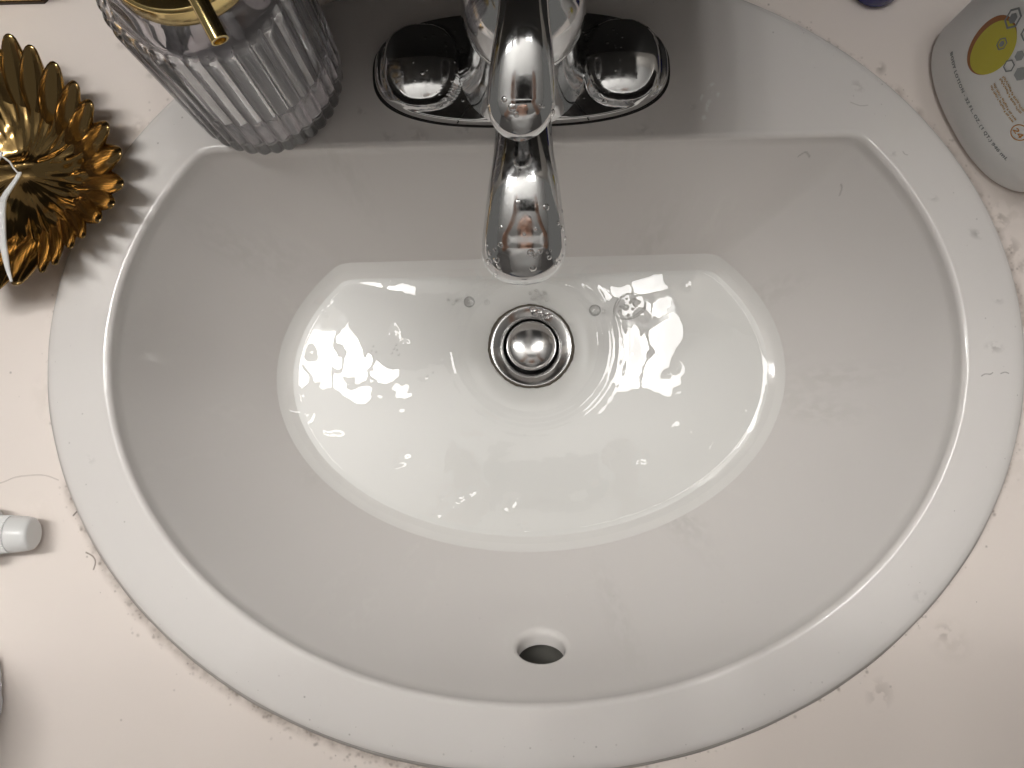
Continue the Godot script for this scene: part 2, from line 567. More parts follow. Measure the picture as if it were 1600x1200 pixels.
	for q in [[0.0165, 0.0, 0.0], [0.0165, 0.0, 0.5], [0.0165, 0.0, 1.0], [0.0155, 0.0003, 1.0], [0.0146, 0.0008, 1.0], [0.0138, 0.0017, 1.0], [0.0133, 0.003, 1.0], [0.0131, 0.005, 1.0], [0.0131, 0.010, 1.0]]:
		var row := PackedVector3Array()
		for v in loop:
			var g := Vector2((v.x - mid.x) * du, (v.y - mid.y) * dv)
			var cgl: Vector2 = g.normalized() * q[0]
			var h: Vector2 = g.lerp(cgl, q[2])
			row.append(wall_at(TAU * (mid.x + h.x / du) / N, (mid.y + h.y / dv) / J) - nrm * q[1])
		hrows.append(row)
	b.grid(hrows, true)
	var ch := Buf.new()
	var pipe := [hrows[-1]]
	for q in [[1.5, 0.001], [1.6, 0.02], [0.4, 0.03]]:
		var row := PackedVector3Array()
		for v in hrows[-1]: row.append(c0 + (v - c0) * q[0] - nrm * (0.010 - 0.010 * q[0] + q[1]))
		pipe.append(row)
	ch.grid(pipe, true)
	ch.fan(pipe[-1], c0 - nrm * 0.042)
	emit("overflow_channel", ch, mat(Color(0.13, 0.125, 0.11), 0.8), t)
	var uv: PackedVector2Array
	# foot of the wall, then the bowl floor
	var f := Buf.new()
	rows = []
	for q in [[0.0, -0.1215, 0.078], [-0.0012, -0.1226, 0.0766], [-0.003, -0.1239, 0.0745], [-0.0055, -0.1254, 0.0718], [-0.0080, -0.1264, 0.0692], [-0.0095, -0.1269, 0.0678]]:
		var row := PackedVector3Array()
		for i in N:
			var th := TAU * i / N
			row.append(polar(dee(0.169 + q[0], 0.117 + q[0], q[2], th, 0.006), th, q[1]))
		rows.append(row)
	uv = PackedVector2Array()
	for v in b.V: uv.append((Vector2(v.x, v.z) - from) / size)
	emit("basin", b, m, t, 1, uv)
	f.grid(rows, true)
	emit("bowl_foot", f, M.foot, t, 1)
	f = Buf.new()
	rows = [rows[-1]]
	for s in 13:
		var row := PackedVector3Array()
		for i in N: row.append(floor_at(TAU * i / N, s / 12.0))
		rows.append(row)
	for q in [[0.040, -0.1296], [0.036, -0.1304], [0.0325, -0.1317], [0.030, -0.1328], [0.0285, -0.1336], [0.0275, -0.137]]:
		var row := PackedVector3Array()
		for i in N: row.append(Vector3(DRAIN.x + q[0] * cos(TAU * i / N), q[1], DRAIN.z + q[0] * sin(TAU * i / N)))
		rows.append(row)
	f.grid(rows, true)
	emit("bowl_floor", f, M.floor, t, 1)
	# sealant bead round the edge
	var s := Buf.new()
	rows = []
	for q in [[-0.001, 0.004], [0.0006, 0.0026], [0.0018, 0.0008], [0.0026, 0.0002], [0.0026, -0.002]]:
		var row := PackedVector3Array()
		for i in N:
			var th := TAU * i / N
			var wob := 0.00012 * sin(th * 17.0) + 0.00008 * sin(th * 41.0 + 2.0)
			row.append(polar(ell(SA + q[0] + wob, SB + q[0] + wob, th), th, CY + q[1]))
		rows.append(row)
	s.grid(rows, true)
	emit("sealant_bead", s, M.caulk, t, 1)

func drain() -> void:
	var at := Vector3(DRAIN.x, -0.1332, DRAIN.z)
	var t := thing("sink_drain", at, "round polished steel drain with a domed pop-up stopper", "drain")
	var b := Buf.new()
	b.lathe(PackedVector2Array([Vector2(0.0285, -0.003), Vector2(0.0283, 0.0005), Vector2(0.0276, 0.0012), Vector2(0.0268, 0.0014), Vector2(0.0255, 0.0011), Vector2(0.0235, 0.0004), Vector2(0.0212, -0.0005), Vector2(0.0196, -0.0012), Vector2(0.0186, -0.0022), Vector2(0.0181, -0.0036), Vector2(0.0180, -0.007), Vector2(0.0180, -0.03)]), 96)
	emit("flange", b, M.steel, t, 1)
	b = Buf.new()
	var rows := []
	for q in [[0.0277, 0.0009], [0.0281, 0.0014], [0.0287, 0.0011], [0.0291, 0.0002]]:
		var row := PackedVector3Array()
		for i in 160:
			var th := TAU * i / 160
			var r: float = q[0] + (0.00012 * sin(th * 23.0) + 0.00012 * sin(th * 39.0 + 1.0) + 0.00035 * sin(th * 2.0 + 1.0) + 0.0002 * sin(th * 7.0)) * (1.0 if q[0] > 0.028 else 0.3)
			row.append(Vector3(r * cos(th), q[1], r * sin(th)))
		rows.append(row)
	b.grid(rows, true)
	emit("grime_ring", b, M.grime, t, 1)
	b = Buf.new()
	var p := PackedVector2Array([Vector2(0.0, 0.0077)])
	for k in range(1, 15):
		var a := 0.5 * PI * k / 14.0
		p.append(Vector2(0.0163 * pow(sin(a), 0.9), 0.0035 + 0.0042 * cos(a)))
	p.append_array(PackedVector2Array([Vector2(0.0167, 0.0030), Vector2(0.0169, 0.0022), Vector2(0.0167, 0.0012), Vector2(0.0158, 0.0006), Vector2(0.015, -0.002), Vector2(0.013, -0.02), Vector2(0.0, -0.02)]))
	b.lathe(p, 72)
	emit("stopper", b, M.steel, t)
	b = Buf.new()
	b.lathe(PackedVector2Array([Vector2(0.0186, -0.02), Vector2(0.0, -0.0201)]), 48)
	emit("drain_throat", b, M.black, t, 1)

# ================================================================= water and suds
func water() -> void:
	var f := FastNoiseLite.new()
	f.seed = 21
	f.frequency = 26.0
	f.fractal_octaves = 2
	f.noise_type = FastNoiseLite.TYPE_SIMPLEX_SMOOTH
	var g := FastNoiseLite.new()
	g.seed = 4
	g.frequency = 60.0
	g.fractal_octaves = 3
	var N := 540
	var K := 110
	var b := Buf.new()
	var rows := []
	for k in K + 1:
		var s := float(k) / K
		var row := PackedVector3Array()
		for i in N:
			var th := TAU * i / N
			var p := floor_at(th, s)
			if k == 0:
				p = polar(dee(0.1640, 0.1120, 0.0726, th, 0.006), th, -0.1249)
			# how deep the film stands: waves, a ragged shore, rings round the drain
			var n := f.get_noise_2d(p.x, p.z)
			var wet := 1.05 + 1.15 * n + 0.25 * g.get_noise_2d(p.x + 3.0, p.z)
			var rd := Vector2(p.x - DRAIN.x, p.z - DRAIN.z).length()
			wet += 0.5 * exp(-pow((rd - 0.05) / 0.02, 2))
			var h := 0.0009 * clampf(wet * 2.2, -0.4, 1.0) + 0.00004 * g.get_noise_2d(p.x * 0.6, p.z * 0.6 + 9.0) + 0.00010 * n
			h += 0.00012 * sin((rd - 0.044) * 900.0) * exp(-pow((rd - 0.047) / 0.012, 2))
			h *= clampf((1.0 - s) / 0.05, 0.0, 1.0) * clampf(s / 0.02 + 0.35, 0.0, 1.0)
			if k == 0 : h = 0.0001
			row.append(p + Vector3(0, h + (0.00006 if s < 0.95 else -0.0002 + 0.00026 * (1.0 - s) / 0.05), 0))
		rows.append(row)
	b.grid(rows, true)
	var o := emit("water", b, M.film, self, 1)
	tag(o, "thin film of clear water lying on the bowl floor round the drain", "water", "", "structure")

func bubble(parent: Node, at: Vector3, r: float) -> void:
	var b := Buf.new()
	var p := PackedVector2Array()
	for k in 8:
		var a := 0.5 * PI * k / 7.0
		p.append(Vector2(r * sin(a) + 1e-6, r * 0.85 * cos(a)))
	p.append(Vector2(r * 1.12, -0.0002))
	p.append(Vector2(0.0, -0.0002))
	b.lathe(p, 18, at)
	emit("bubble", b, M.bead, parent)

func bubbles() -> void:
	var sets := [
		["soap_suds", Vector3(0.0655, -0.1272, -0.0437), "oval raft of soap bubbles right of the drain near the back of the bowl", [[0, 0, 0.0021], [-0.004, 0.003, 0.0014], [0.005, -0.0045, 0.0014], [0.003, -0.0035, 0.001], [0.009, -0.0035, 0.0013], [0.0045, 0.001, 0.001], [0.0007, -0.006, 0.0009], [0.0065, -0.006, 0.0008], [-0.0035, -0.001, 0.0008], [0.0015, 0.005, 0.001], [0.0055, -0.0018, 0.0008]]],
		["soap_suds", Vector3(0.0085, -0.1315, -0.0455), "row of soap bubbles on the back edge of the drain ring", [[-0.006, 0.0005, 0.0021], [-0.001, 0.0018, 0.0018], [0.0035, 0.003, 0.0015], [0.0, 0.0045, 0.0012], [-0.0035, 0.004, 0.0014], [0.004, 0.006, 0.0013], [0.0015, 0.0065, 0.001], [-0.006, 0.0035, 0.001], [0.0066, 0.005, 0.0012], [-0.002, 0.0062, 0.0008]]],
		["soap_suds", Vector3(0.006, -0.1284, -0.0545), "froth of tiny bubbles between the spout and the drain", [[0, 0, 0.0016], [0.003, 0.002, 0.0013], [-0.003, 0.0025, 0.0014], [0.005, -0.001, 0.0011], [-0.005, -0.001, 0.001], [0.001, 0.0045, 0.0012], [0.006, 0.004, 0.001], [-0.001, -0.003, 0.001]]],
		["soap_suds", Vector3(0.0445, -0.1283, -0.0425), "single soap bubble close to the right of the drain", [[0, 0, 0.0034], [0.006, 0.001, 0.0014]]],
		["soap_suds", Vector3(-0.0405, -0.1283, -0.0505), "ring of bubbles left of the spout on the bowl floor", [[0, 0, 0.0032], [-0.008, -0.001, 0.0013], [-0.011, 0.001, 0.0009], [-0.014, -0.002, 0.001], [0.012, 0.0005, 0.0016]]],
		["soap_suds", Vector3(-0.092, -0.1277, -0.020), "scatter of small bubbles on the left of the bowl floor", [[0, 0, 0.0008], [0.002, 0.001, 0.0006], [0.0015, -0.0025, 0.0007], [-0.0015, 0.003, 0.0007], [0.003, 0.004, 0.0008], [-0.014, -0.002, 0.0007], [-0.015, 0.001, 0.0005], [-0.012, 0.002, 0.0006], [0.022, 0.019, 0.0008], [0.026, 0.017, 0.0006], [-0.024, 0.016, 0.0008], [-0.03, 0.018, 0.0006]]],
	]
	for q in sets:
		var t := thing(q[0], q[1], q[2], "soap suds", "soap suds on the bowl floor")
		for v in q[3]: bubble(t, Vector3(v[0], 0, v[1]), v[2])
		if q[3].size() > 10 and q[1].x > 0.05:
			var pts := PackedVector3Array()      # the raised lip of water round the raft
			var wid := PackedFloat32Array()
			for k in 41:
				var a := TAU * (k / 40.0) + 0.5
				pts.append(Vector3(0.0025 + 0.0105 * cos(a) * (1.0 + 0.06 * sin(3.0 * a)), -0.0001, -0.001 + 0.0085 * sin(a) - 0.0025 * cos(a)))
				wid.append(0.0006 + 0.0003 * sin(a * 2.0))
			var lip := Buf.new()
			lip.tube(pts, wid, 10, 0.8)
			emit("water_lip", lip, M.bead, t)

# ================================================================= faucet
func faucet() -> void:
	var at := Vector3(-0.004, 0.0, -0.1495)
	var t := thing("faucet", at, "chrome single-lever centerset faucet at the back of the sink", "faucet")
	# base plate with a raised rounded pad at each end and a swell in the middle
	var b := Buf.new()
	var N := 240
	var rows := []
	var outline := func(th: float) -> float:
		return pow(pow(absf(cos(th)) / 0.0775, 2.7) + pow(absf(sin(th)) / 0.0300, 2.7), -1.0 / 2.7)
	for q in [[1.0, 0.0], [1.002, 0.002], [0.999, 0.0042], [0.992, 0.0056], [0.98, 0.0065]]:
		var row := PackedVector3Array()
		for i in N: row.append(polar(outline.call(TAU * i / N) * q[0], TAU * i / N, q[1]))
		rows.append(row)
	for k in range(1, 57):
		var s: float = 0.98 * (1.0 - k / 57.0)
		var row := PackedVector3Array()
		for i in N:
			var th := TAU * i / N
			var v: Vector3 = polar(outline.call(th) * s, th, 0.0065)
			var ax := absf(v.x)
			var d := pow(pow(absf(ax - 0.0525) / 0.0205, 2.5) + pow(absf(v.z + 0.0005) / 0.0235, 2.5), 1.0 / 2.5)
			v.y += 0.0028 * smoothstep(1.0, 0.93, d) + 0.0042 * pow(clampf(1.0 - pow(d / 1.0, 2.0), 0.0, 1.0), 0.75) - 0.17 * maxf(v.z + 0.002, 0.0) * smoothstep(1.0, 0.75, d)
			var dc := Vector2(v.x / 0.034, v.z / 0.034).length()
			v.y += 0.016 * pow(clampf(1.15 - dc, 0.0, 1.0), 1.6)
			row.append(v)
		rows.append(row)
	b.grid(rows, true)
	b.fan(rows[-1], Vector3(0, 0.026, 0))
	emit("base_plate", b, M.chrome, t, 1)
	beads(rows, at, 1.0, 110)
	# curved joints either side of the body
	for s in [-1.0, 1.0]:
		var p := PackedVector3Array()
		var r := PackedFloat32Array()
		for k in 12:
			var u := k / 11.0
			p.append(Vector3(s * lerpf(0.021, 0.0345, pow(u, 0.8)), 0, lerpf(0.0165, 0.0298, pow(u, 1.25))))
			r.append(0.00035)
		for k in 12:
			var v := p[k]
			var dc := Vector2(v.x / 0.034, v.z / 0.034).length()
			v.y = 0.0066 + 0.016 * pow(clampf(1.15 - dc, 0.0, 1.0), 1.6)
			if k > 9: v.y = 0.0052
			p[k] = v
		b = Buf.new()
		b.tube(p, r, 6)
		emit("seam", b, M.black, t)
	b = Buf.new()
	rows = []
	for q in [[1.0005, -0.0002], [1.012, 0.0004], [1.02, 0.0001], [1.022, -0.001]]:
		var row := PackedVector3Array()
		for i in N: row.append(polar(outline.call(TAU * i / N) * q[0], TAU * i / N, q[1] + 0.0004))
		rows.append(row)
	b.grid(rows, true)
	emit("gasket", b, M.black, t, 1)
	# body
	b = Buf.new()
	b.lathe(PackedVector2Array([Vector2(0.033, 0.008), Vector2(0.0305, 0.014), Vector2(0.0285, 0.022), Vector2(0.0275, 0.034), Vector2(0.0272, 0.05), Vector2(0.0275, 0.058), Vector2(0.0278, 0.0605), Vector2(0.0265, 0.0615), Vector2(0.0, 0.0615)]), 72, Vector3(0, 0, 0.002))
	emit("body", b, M.chrome, t)
	# spout: widening towards a rounded tip
	b = Buf.new()
	rows = []
	var path := [[0.004, 0.036, 0.0135, 0.013], [0.020, 0.0430, 0.0130, 0.0135], [0.034, 0.0495, 0.0116, 0.0132], [0.050, 0.0550, 0.0114, 0.0126], [0.066, 0.0578, 0.0123, 0.0120], [0.080, 0.0580, 0.0142, 0.0114], [0.092, 0.0560, 0.0156, 0.0110], [0.102, 0.0530, 0.0168, 0.0106], [0.109, 0.0500, 0.0173, 0.0102]]
	for k in range(1, 13):
		var a := 0.5 * PI * k / 12.0
		path.append([0.109 + 0.0145 * sin(a), 0.0500 - 0.0062 * sin(a) - 0.0015 * (1.0 - cos(a)), 0.0173 * pow(cos(a), 0.75) + 0.00002, 0.0102 - 0.0054 * (1.0 - cos(a))])
	path = smooth(path, 5)
	for q in path: q[2] *= 1.12
	for q in path:
		var row := PackedVector3Array()
		for i in 64:
			var a := TAU * i / 64
			var y := sin(a)
			var x := signf(cos(a)) * pow(absf(cos(a)), 0.8)
			row.append(Vector3(-0.0028 * clampf(q[0] / 0.12, 0.0, 1.0) + q[2] * x, q[1] + q[3] * (y if y > 0 else y * 0.75), q[0]))
		rows.append(row)
	b.grid(rows, true)
	b.fan(rows[-1], Vector3(-0.0028, path[-1][1], path[-1][0]))
	b.fan(rows[0], Vector3(0, path[0][1], path[0][0]), true)
	emit("spout", b, M.chrome, t)
	beads(rows, t.position, 0.0, 34)
	b = Buf.new()
	b.lathe(PackedVector2Array([Vector2(0.0, -0.008), Vector2(0.008, -0.008), Vector2(0.0105, -0.0075), Vector2(0.011, -0.0065), Vector2(0.011, 0.004), Vector2(0.0, 0.004)]), 32, Vector3(-0.0026, 0.043, 0.105))
	emit("aerator", b, M.steel, t)
	# handle: a dome with a long tongue that rises to the front
	var h := Buf.new()
	var p := PackedVector2Array()
	for k in 15:
		var a := 0.5 * PI * k / 14.0
		p.append(Vector2(0.0285 * sin(a) + 1e-5, 0.0645 + 0.031 * cos(a)))
	p.append_array(PackedVector2Array([Vector2(0.0285, 0.0635), Vector2(0.0278, 0.0625), Vector2(0.0, 0.0625)]))
	h.lathe(p, 72, Vector3(0, 0, 0.002))
	var hd := emit("handle", h, M.chrome, t)
	b = Buf.new()
	rows = []
	path = [[-0.012, 0.0930, 0.0078, 0.005], [0.002, 0.1020, 0.0082, 0.0066], [0.016, 0.1062, 0.0086, 0.0072], [0.028, 0.1062, 0.0092, 0.0074], [0.040, 0.1042, 0.0107, 0.0074], [0.051, 0.1010, 0.0119, 0.0072], [0.0605, 0.0975, 0.0124, 0.0068]]
	for k in range(1, 13):
		var a := 0.5 * PI * k / 12.0
		path.append([0.0605 + 0.0130 * sin(a), 0.0975 - 0.0045 * sin(a) - 0.002 * (1.0 - cos(a)), 0.0122 * pow(cos(a), 0.9) + 0.00002, 0.0068 - 0.0048 * (1.0 - cos(a))])
	path = smooth(path, 5)
	for q in path: q[2] *= 1.13
	for q in path:
		var row := PackedVector3Array()
		for i in 56:
			var a := TAU * i / 56
			var y := sin(a)
			var lean: float = -0.0040 * clampf((q[0] - 0.0) / 0.08, 0.0, 1.0)
			row.append(Vector3(lean + q[2] * signf(cos(a)) * pow(absf(cos(a)), 0.85), q[1] + q[3] * (y if y > 0 else y * 0.7), q[0]))
		rows.append(row)
	b.grid(rows, true)
	b.fan(rows[-1], rows[-1][0].lerp(rows[-1][28], 0.5))
	b.fan(rows[0], rows[0][0].lerp(rows[0][28], 0.5), true)
	emit("lever", b, M.chrome, hd)
	beads(rows, t.position, 0.0, 8)

var chrome_beads := []

# spots on the upper side of a lofted surface where a bead of water sits
func beads(rows: Array, at: Vector3, plate: float, count: int) -> void:
	for k in count:
		var j := rng.randi_range(int(rows.size() * 0.3), int(rows.size() * 0.75))
		var n: int = rows[j].size()
		var i := rng.randi_range(int(n * 0.03), int(n * 0.47)) if plate == 0.0 else (rng.randi_range(-int(n * 0.1), int(n * 0.1)) + (n / 2 if k % 2 else 0) + n) % n
		var p: Vector3 = rows[j][i]
		var nn: Vector3 = (rows[j][(i + 1) % n] - p).cross(rows[j + 1][i] - p).normalized()
		if nn.y < 0: nn = -nn
		if plate > 0.0:
			chrome_beads.append([p + at, nn, rng.randf_range(0.0002, 0.0009)])
			continue
		chrome_beads.append([p + at, nn, rng.randf_range(0.0004, 0.0012) if k % 4 else rng.randf_range(0.0010, 0.0017)])

# Catmull-Rom refinement of rows of numbers
func smooth(rows: Array, n: int) -> Array:
	var out := []
	for i in rows.size() - 1:
		var p0: Array = rows[maxi(i - 1, 0)]
		var p1: Array = rows[i]
		var p2: Array = rows[i + 1]
		var p3: Array = rows[mini(i + 2, rows.size() - 1)]
		for k in n:
			var u := float(k) / n
			var r := []
			for c in p1.size():
				r.append(cubic_interpolate(p1[c], p2[c], p0[c], p3[c], u))
			out.append(r)
	out.append(rows[-1])
	return out

# ================================================================= soap dispenser
func soap_dispenser() -> void:
	var at := Vector3(-0.139, 0.0008, -0.1465)
	var t := thing("soap_dispenser", at, "ribbed clear glass soap bottle with a gold pump left of the faucet", "soap dispenser")
	var n := 36
	var N := n * 14
	var prof := [[0.0330, 0.0, 0.0], [0.0368, 0.0002, 0.2], [0.0396, 0.0018, 0.6], [0.0412, 0.0045, 1.0], [0.0416, 0.008, 1.0], [0.0417, 0.03, 1.0], [0.0417, 0.06, 1.0], [0.0417, 0.09, 1.0], [0.0417, 0.098, 1.0], [0.0416, 0.1000, 1.0], [0.0412, 0.1020, 0.9], [0.0405, 0.1038, 0.6], [0.0396, 0.1052, 0.2], [0.0385, 0.1060, 0.0], [0.0375, 0.1080, 0.0], [0.0350, 0.1108, 0.0], [0.0318, 0.1125, 0.0], [0.0285, 0.1135, 0.0], [0.0255, 0.1145, 0.0], [0.0250, 0.117, 0.0], [0.0225, 0.117, 0.0],
		[0.0222, 0.113, 0.0], [0.0250, 0.1108, 0.0], [0.0300, 0.1090, 0.0], [0.0335, 0.1065, 0.0], [0.0364, 0.1030, 0.0], [0.0374, 0.098, 0.0], [0.0374, 0.06, 0.0], [0.0374, 0.03, 0.0], [0.0370, 0.016, 0.0], [0.0352, 0.0115, 0.0], [0.031, 0.009, 0.0]]
	var rows := []
	for q in prof:
		var row := PackedVector3Array()
		for i in N:
			var th := TAU * i / N
			var rib := absf(cos(n * th / 2.0))
			var r: float = q[0] - q[2] * 0.0017 * (1.0 - pow(rib, 0.75))
			row.append(Vector3(r * cos(th), q[1], r * sin(th)))
		rows.append(row)
	var b := Buf.new()
	b.grid(rows, true)
	b.fan(rows[-1], Vector3(0, 0.0085, 0))
	b.fan(rows[0], Vector3(0, 0.002, 0), true)
	emit("glass_bottle", b, M.glass, t)
	b = Buf.new()
	b.lathe(PackedVector2Array([Vector2(0.0, 0.0088), Vector2(0.031, 0.0092), Vector2(0.0353, 0.0118), Vector2(0.0371, 0.0162), Vector2(0.0375, 0.03), Vector2(0.0375, 0.0405), Vector2(0.0370, 0.0398), Vector2(0.035, 0.0396), Vector2(0.0, 0.0395)]), 96)
	emit("liquid_soap", b, M.liquid, t)
	b = Buf.new()
	b.lathe(PackedVector2Array([Vector2(0.0265, 0.112), Vector2(0.0302, 0.1125), Vector2(0.0306, 0.1135), Vector2(0.0306, 0.1215), Vector2(0.0300, 0.1228), Vector2(0.0288, 0.1233), Vector2(0.020, 0.1238), Vector2(0.0095, 0.1245), Vector2(0.0085, 0.126), Vector2(0.0082, 0.132), Vector2(0.0072, 0.1332), Vector2(0.0, 0.1334)]), 80)
	emit("collar", b, M.brass, t)
	b = Buf.new()
	b.lathe(PackedVector2Array([Vector2(0.0, 0.132), Vector2(0.0045, 0.132), Vector2(0.0045, 0.144), Vector2(0.0078, 0.1445), Vector2(0.0082, 0.1455), Vector2(0.0082, 0.153), Vector2(0.0075, 0.1545), Vector2(0.0, 0.155)]), 40)
	var head := emit("pump_head", b, M.brass, t)
	# nozzle: a plain open tube that slopes down to the front
	b = Buf.new()
	var p := PackedVector3Array()
	var r := PackedFloat32Array()
	var tip := Vector3(-0.1142 + 0.139, 0.1405, -0.0955 + 0.1465)
	var root := Vector3(0.0, 0.1495, 0.0)
	var dirn := (tip - root).normalized()
	for q in [[0.0, 0.0036], [0.3, 0.0035], [0.7, 0.0033], [1.0, 0.0032]]:
		p.append(root.lerp(tip, q[0]))
		r.append(q[1])
	for q in [[0.0, 0.0032], [0.0001, 0.0023], [-0.006, 0.0022]]:
		p.append(tip + dirn * (q[0] + 0.0003))
		r.append(q[1])
	var side := dirn.cross(Vector3.UP).normalized()
	var over := side.cross(dirn)
	rows = []
	for i in p.size():
		var row := PackedVector3Array()
		for k in 24:
			row.append(p[i] + (side * cos(TAU * k / 24) + over * sin(TAU * k / 24)) * r[i])
		rows.append(row)
	b.grid(rows, true)
	b.fan(rows[-1], p[-1])
	b.fan(rows[0], p[0], true)
	emit("nozzle", b, M.brass, head)
	b = Buf.new()
	b.tube(PackedVector3Array([Vector3(0, 0.112, 0), Vector3(0.001, 0.07, 0), Vector3(0.004, 0.013, 0.002)]), PackedFloat32Array([0.003, 0.003, 0.003]), 14)
	var dip := mat(Color(0.75, 0.75, 0.76), 0.2)
	emit("dip_tube", b, dip, t)

# ================================================================= gold leaf dish
func leaf_dish() -> void:
	var at := Vector3(-0.272, CY, -0.102)
	var t := thing("trinket_dish", at, "gold glazed leaf-shaped trinket dish with scalloped tips, left of the sink", "dish")
	var tips := [[-0.2631, -0.1644], [-0.2518, -0.1584], [-0.2391, -0.1492], [-0.2281, -0.1386], [-0.2200, -0.1283], [-0.2113, -0.1162], [-0.2045, -0.1024], [-0.2030, -0.0862], [-0.2072, -0.0760], [-0.2136, -0.0682], [-0.2213, -0.0598], [-0.2271, -0.0545], [-0.2347, -0.0461], [-0.2411, -0.0422], [-0.2534, -0.0362]]
	var pts := []
	for q in tips: pts.append(Vector2(q[0] - at.x, q[1] - at.z))
	pts.append(Vector2(0.005, 0.069))
	pts.append(Vector2(-0.008, 0.071))
	var left := []
	for k in range(1, 14): left.append(Vector2(-pts[k].x * 1.05 - 0.008, pts[k].y * 0.95))
	left.reverse()
	pts.append_array(left)
	pts.append(Vector2(-0.006, -0.066))
	var n := pts.size()
	# bowl: radius by direction, interpolated through the tips
	var ang := []
	for v in pts: ang.append(fposmod(v.angle() - pts[0].angle(), TAU))
	var rim := func(a: float) -> float:
		var q := fposmod(a - pts[0].angle(), TAU)
		for k in n:
			var a0: float = ang[k]
			var a1: float = ang[k + 1] if k + 1 < n else TAU
			if q >= a0 and q <= a1:
				var u := (q - a0) / maxf(a1 - a0, 1e-5)
				return lerpf(pts[k].length(), pts[(k + 1) % n].length(), u) * (0.84 - 0.04 * sin(PI * u))
		return pts[0].length() * 0.84
	var nz := FastNoiseLite.new()
	nz.seed = 8
	nz.frequency = 45.0
	var N := 320
	var rows := []
	var outs := []
	var K := 26
	for j in range(1, K + 1):
		var s := float(j) / K
		var row := PackedVector3Array()
		for i in N:
			var a := TAU * i / N
			var r: float = rim.call(a) * s
			var v := Vector3(r * cos(a), 0, r * sin(a))
			var y := 0.006 + 0.016 * pow(s, 2.0)
			y += 0.0012 * sin(a * 28.0 + s * 7.0) * smoothstep(0.35, 0.9, s)          # ribs run out to the tips
			y += 0.0030 * exp(-pow((v.z + 0.004 + 0.10 * v.x * 0.3) / 0.0035, 2)) * (1.0 - s * 0.6)    # midrib
			y += 0.0007 * nz.get_noise_2d(v.x, v.z) + 0.0007 * sin((absf(v.z) * 1.1 - v.x) * 330.0) * smoothstep(0.05, 0.3, s) * (1.0 - s)
			row.append(v + Vector3(0, y, 0))
		rows.append(row)
	for j in [K, K - 1, K - 4, K - 9, K - 15, K - 21]:
		var row := PackedVector3Array()
		for v in rows[j - 1]:
			row.append(Vector3(v.x * 0.985, maxf(v.y - 0.0036, 0.0005), v.z * 0.985))
		outs.append(row)
	var b := Buf.new()
	var all := rows.duplicate()
	all.append_array(outs)
	b.grid(all, true)
	b.fan(rows[0], Vector3(0, 0.0065, 0))
	b.fan(outs[-1], Vector3(0, 0.0005, 0))
	emit("bowl", b, M.goldglaze, t)
	# each tip is a plump petal that turns up and out
	for k in n:
		var d: Vector2 = pts[k]
		var dirn := d.normalized()
		var reach := d.length()
		var p := PackedVector3Array()
		var r := PackedFloat32Array()
		var gap: float = minf(pts[k].distance_to(pts[(k + 1) % n]), pts[k].distance_to(pts[(k - 1 + n) % n]))
		var wide := clampf(gap * 0.56, 0.0042, 0.0075)
		for q in [[0.50, 0.0085, 0.2], [0.58, 0.0110, 0.75], [0.66, 0.0140, 1.12], [0.73, 0.0172, 1.22], [0.80, 0.0210, 1.14], [0.86, 0.0245, 0.96], [0.91, 0.0276, 0.77], [0.95, 0.0300, 0.60], [0.98, 0.0316, 0.43], [0.995, 0.0323, 0.26], [1.0, 0.0326, 0.1]]:
			var bend: float = (q[0] - 0.8) * 0.10 * (1.0 if k < n / 2 else -1.0)
			var e: Vector2 = dirn.rotated(bend) * reach * q[0]
			p.append(Vector3(e.x, q[1] + 0.0015, e.y))
			r.append(wide * q[2])
		b = Buf.new()
		b.tube(p, r, 16, 0.42)
		emit("leaf_tip", b, M.goldglaze, t)

func floss_pick() -> void:
	var y := 0.019
	var t := thing("floss_pick", Vector3(-0.2571, y, -0.07), "white plastic floss pick lying in the gold dish", "floss pick")
	var o := t.position
	var b := Buf.new()
	var spine := [[-0.2537, -0.0361, 0.0006], [-0.2556, -0.042, 0.0011], [-0.2571, -0.0488, 0.0016], [-0.2585, -0.0565, 0.0019], [-0.2591, -0.0646, 0.0020], [-0.2594, -0.0715, 0.0021], [-0.2592, -0.0755, 0.0022]]
	var arm := [[-0.2594, -0.0740, 0.0016], [-0.2580, -0.0785, 0.0016], [-0.2558, -0.0821, 0.0014], [-0.2535, -0.0855, 0.0012], [-0.2514, -0.0892, 0.0011], [-0.2510, -0.0902, 0.0008]]
	var arm2 := [[-0.2594, -0.0740, 0.0016], [-0.2625, -0.079, 0.0016], [-0.2645, -0.085, 0.0014], [-0.2635, -0.093, 0.0012], [-0.2606, -0.0995, 0.0011], [-0.2598, -0.1, 0.0008]]
	var lay := func(q: Array) -> Vector3:      # it leans from the near rim down into the bowl
		var h := lerpf(0.018, 0.031, clampf((q[1] + 0.099) / 0.063, 0.0, 1.0))
		var k := (0.42 - h) / 0.39
		return Vector3(-0.01507 + (q[0] + 0.01507) * k, h, 0.0536 + (q[1] - 0.0536) * k) - o
	for s in [spine, arm, arm2]:
		var p := PackedVector3Array()
		var r := PackedFloat32Array()
		for q in smooth(s, 4):
			p.append(lay.call(q))
			r.append(q[2])
		b.tube(p, r, 12, 0.65)
	emit("handle", b, M.white, t)
	b = Buf.new()
	b.tube(PackedVector3Array([lay.call([-0.2514, -0.0892]), lay.call([-0.2543, -0.0925]), lay.call([-0.2560, -0.0955]), lay.call([-0.2606, -0.099])]), PackedFloat32Array([0.0004, 0.0005, 0.0005, 0.0004]), 6)
	emit("floss", b, M.white, t)

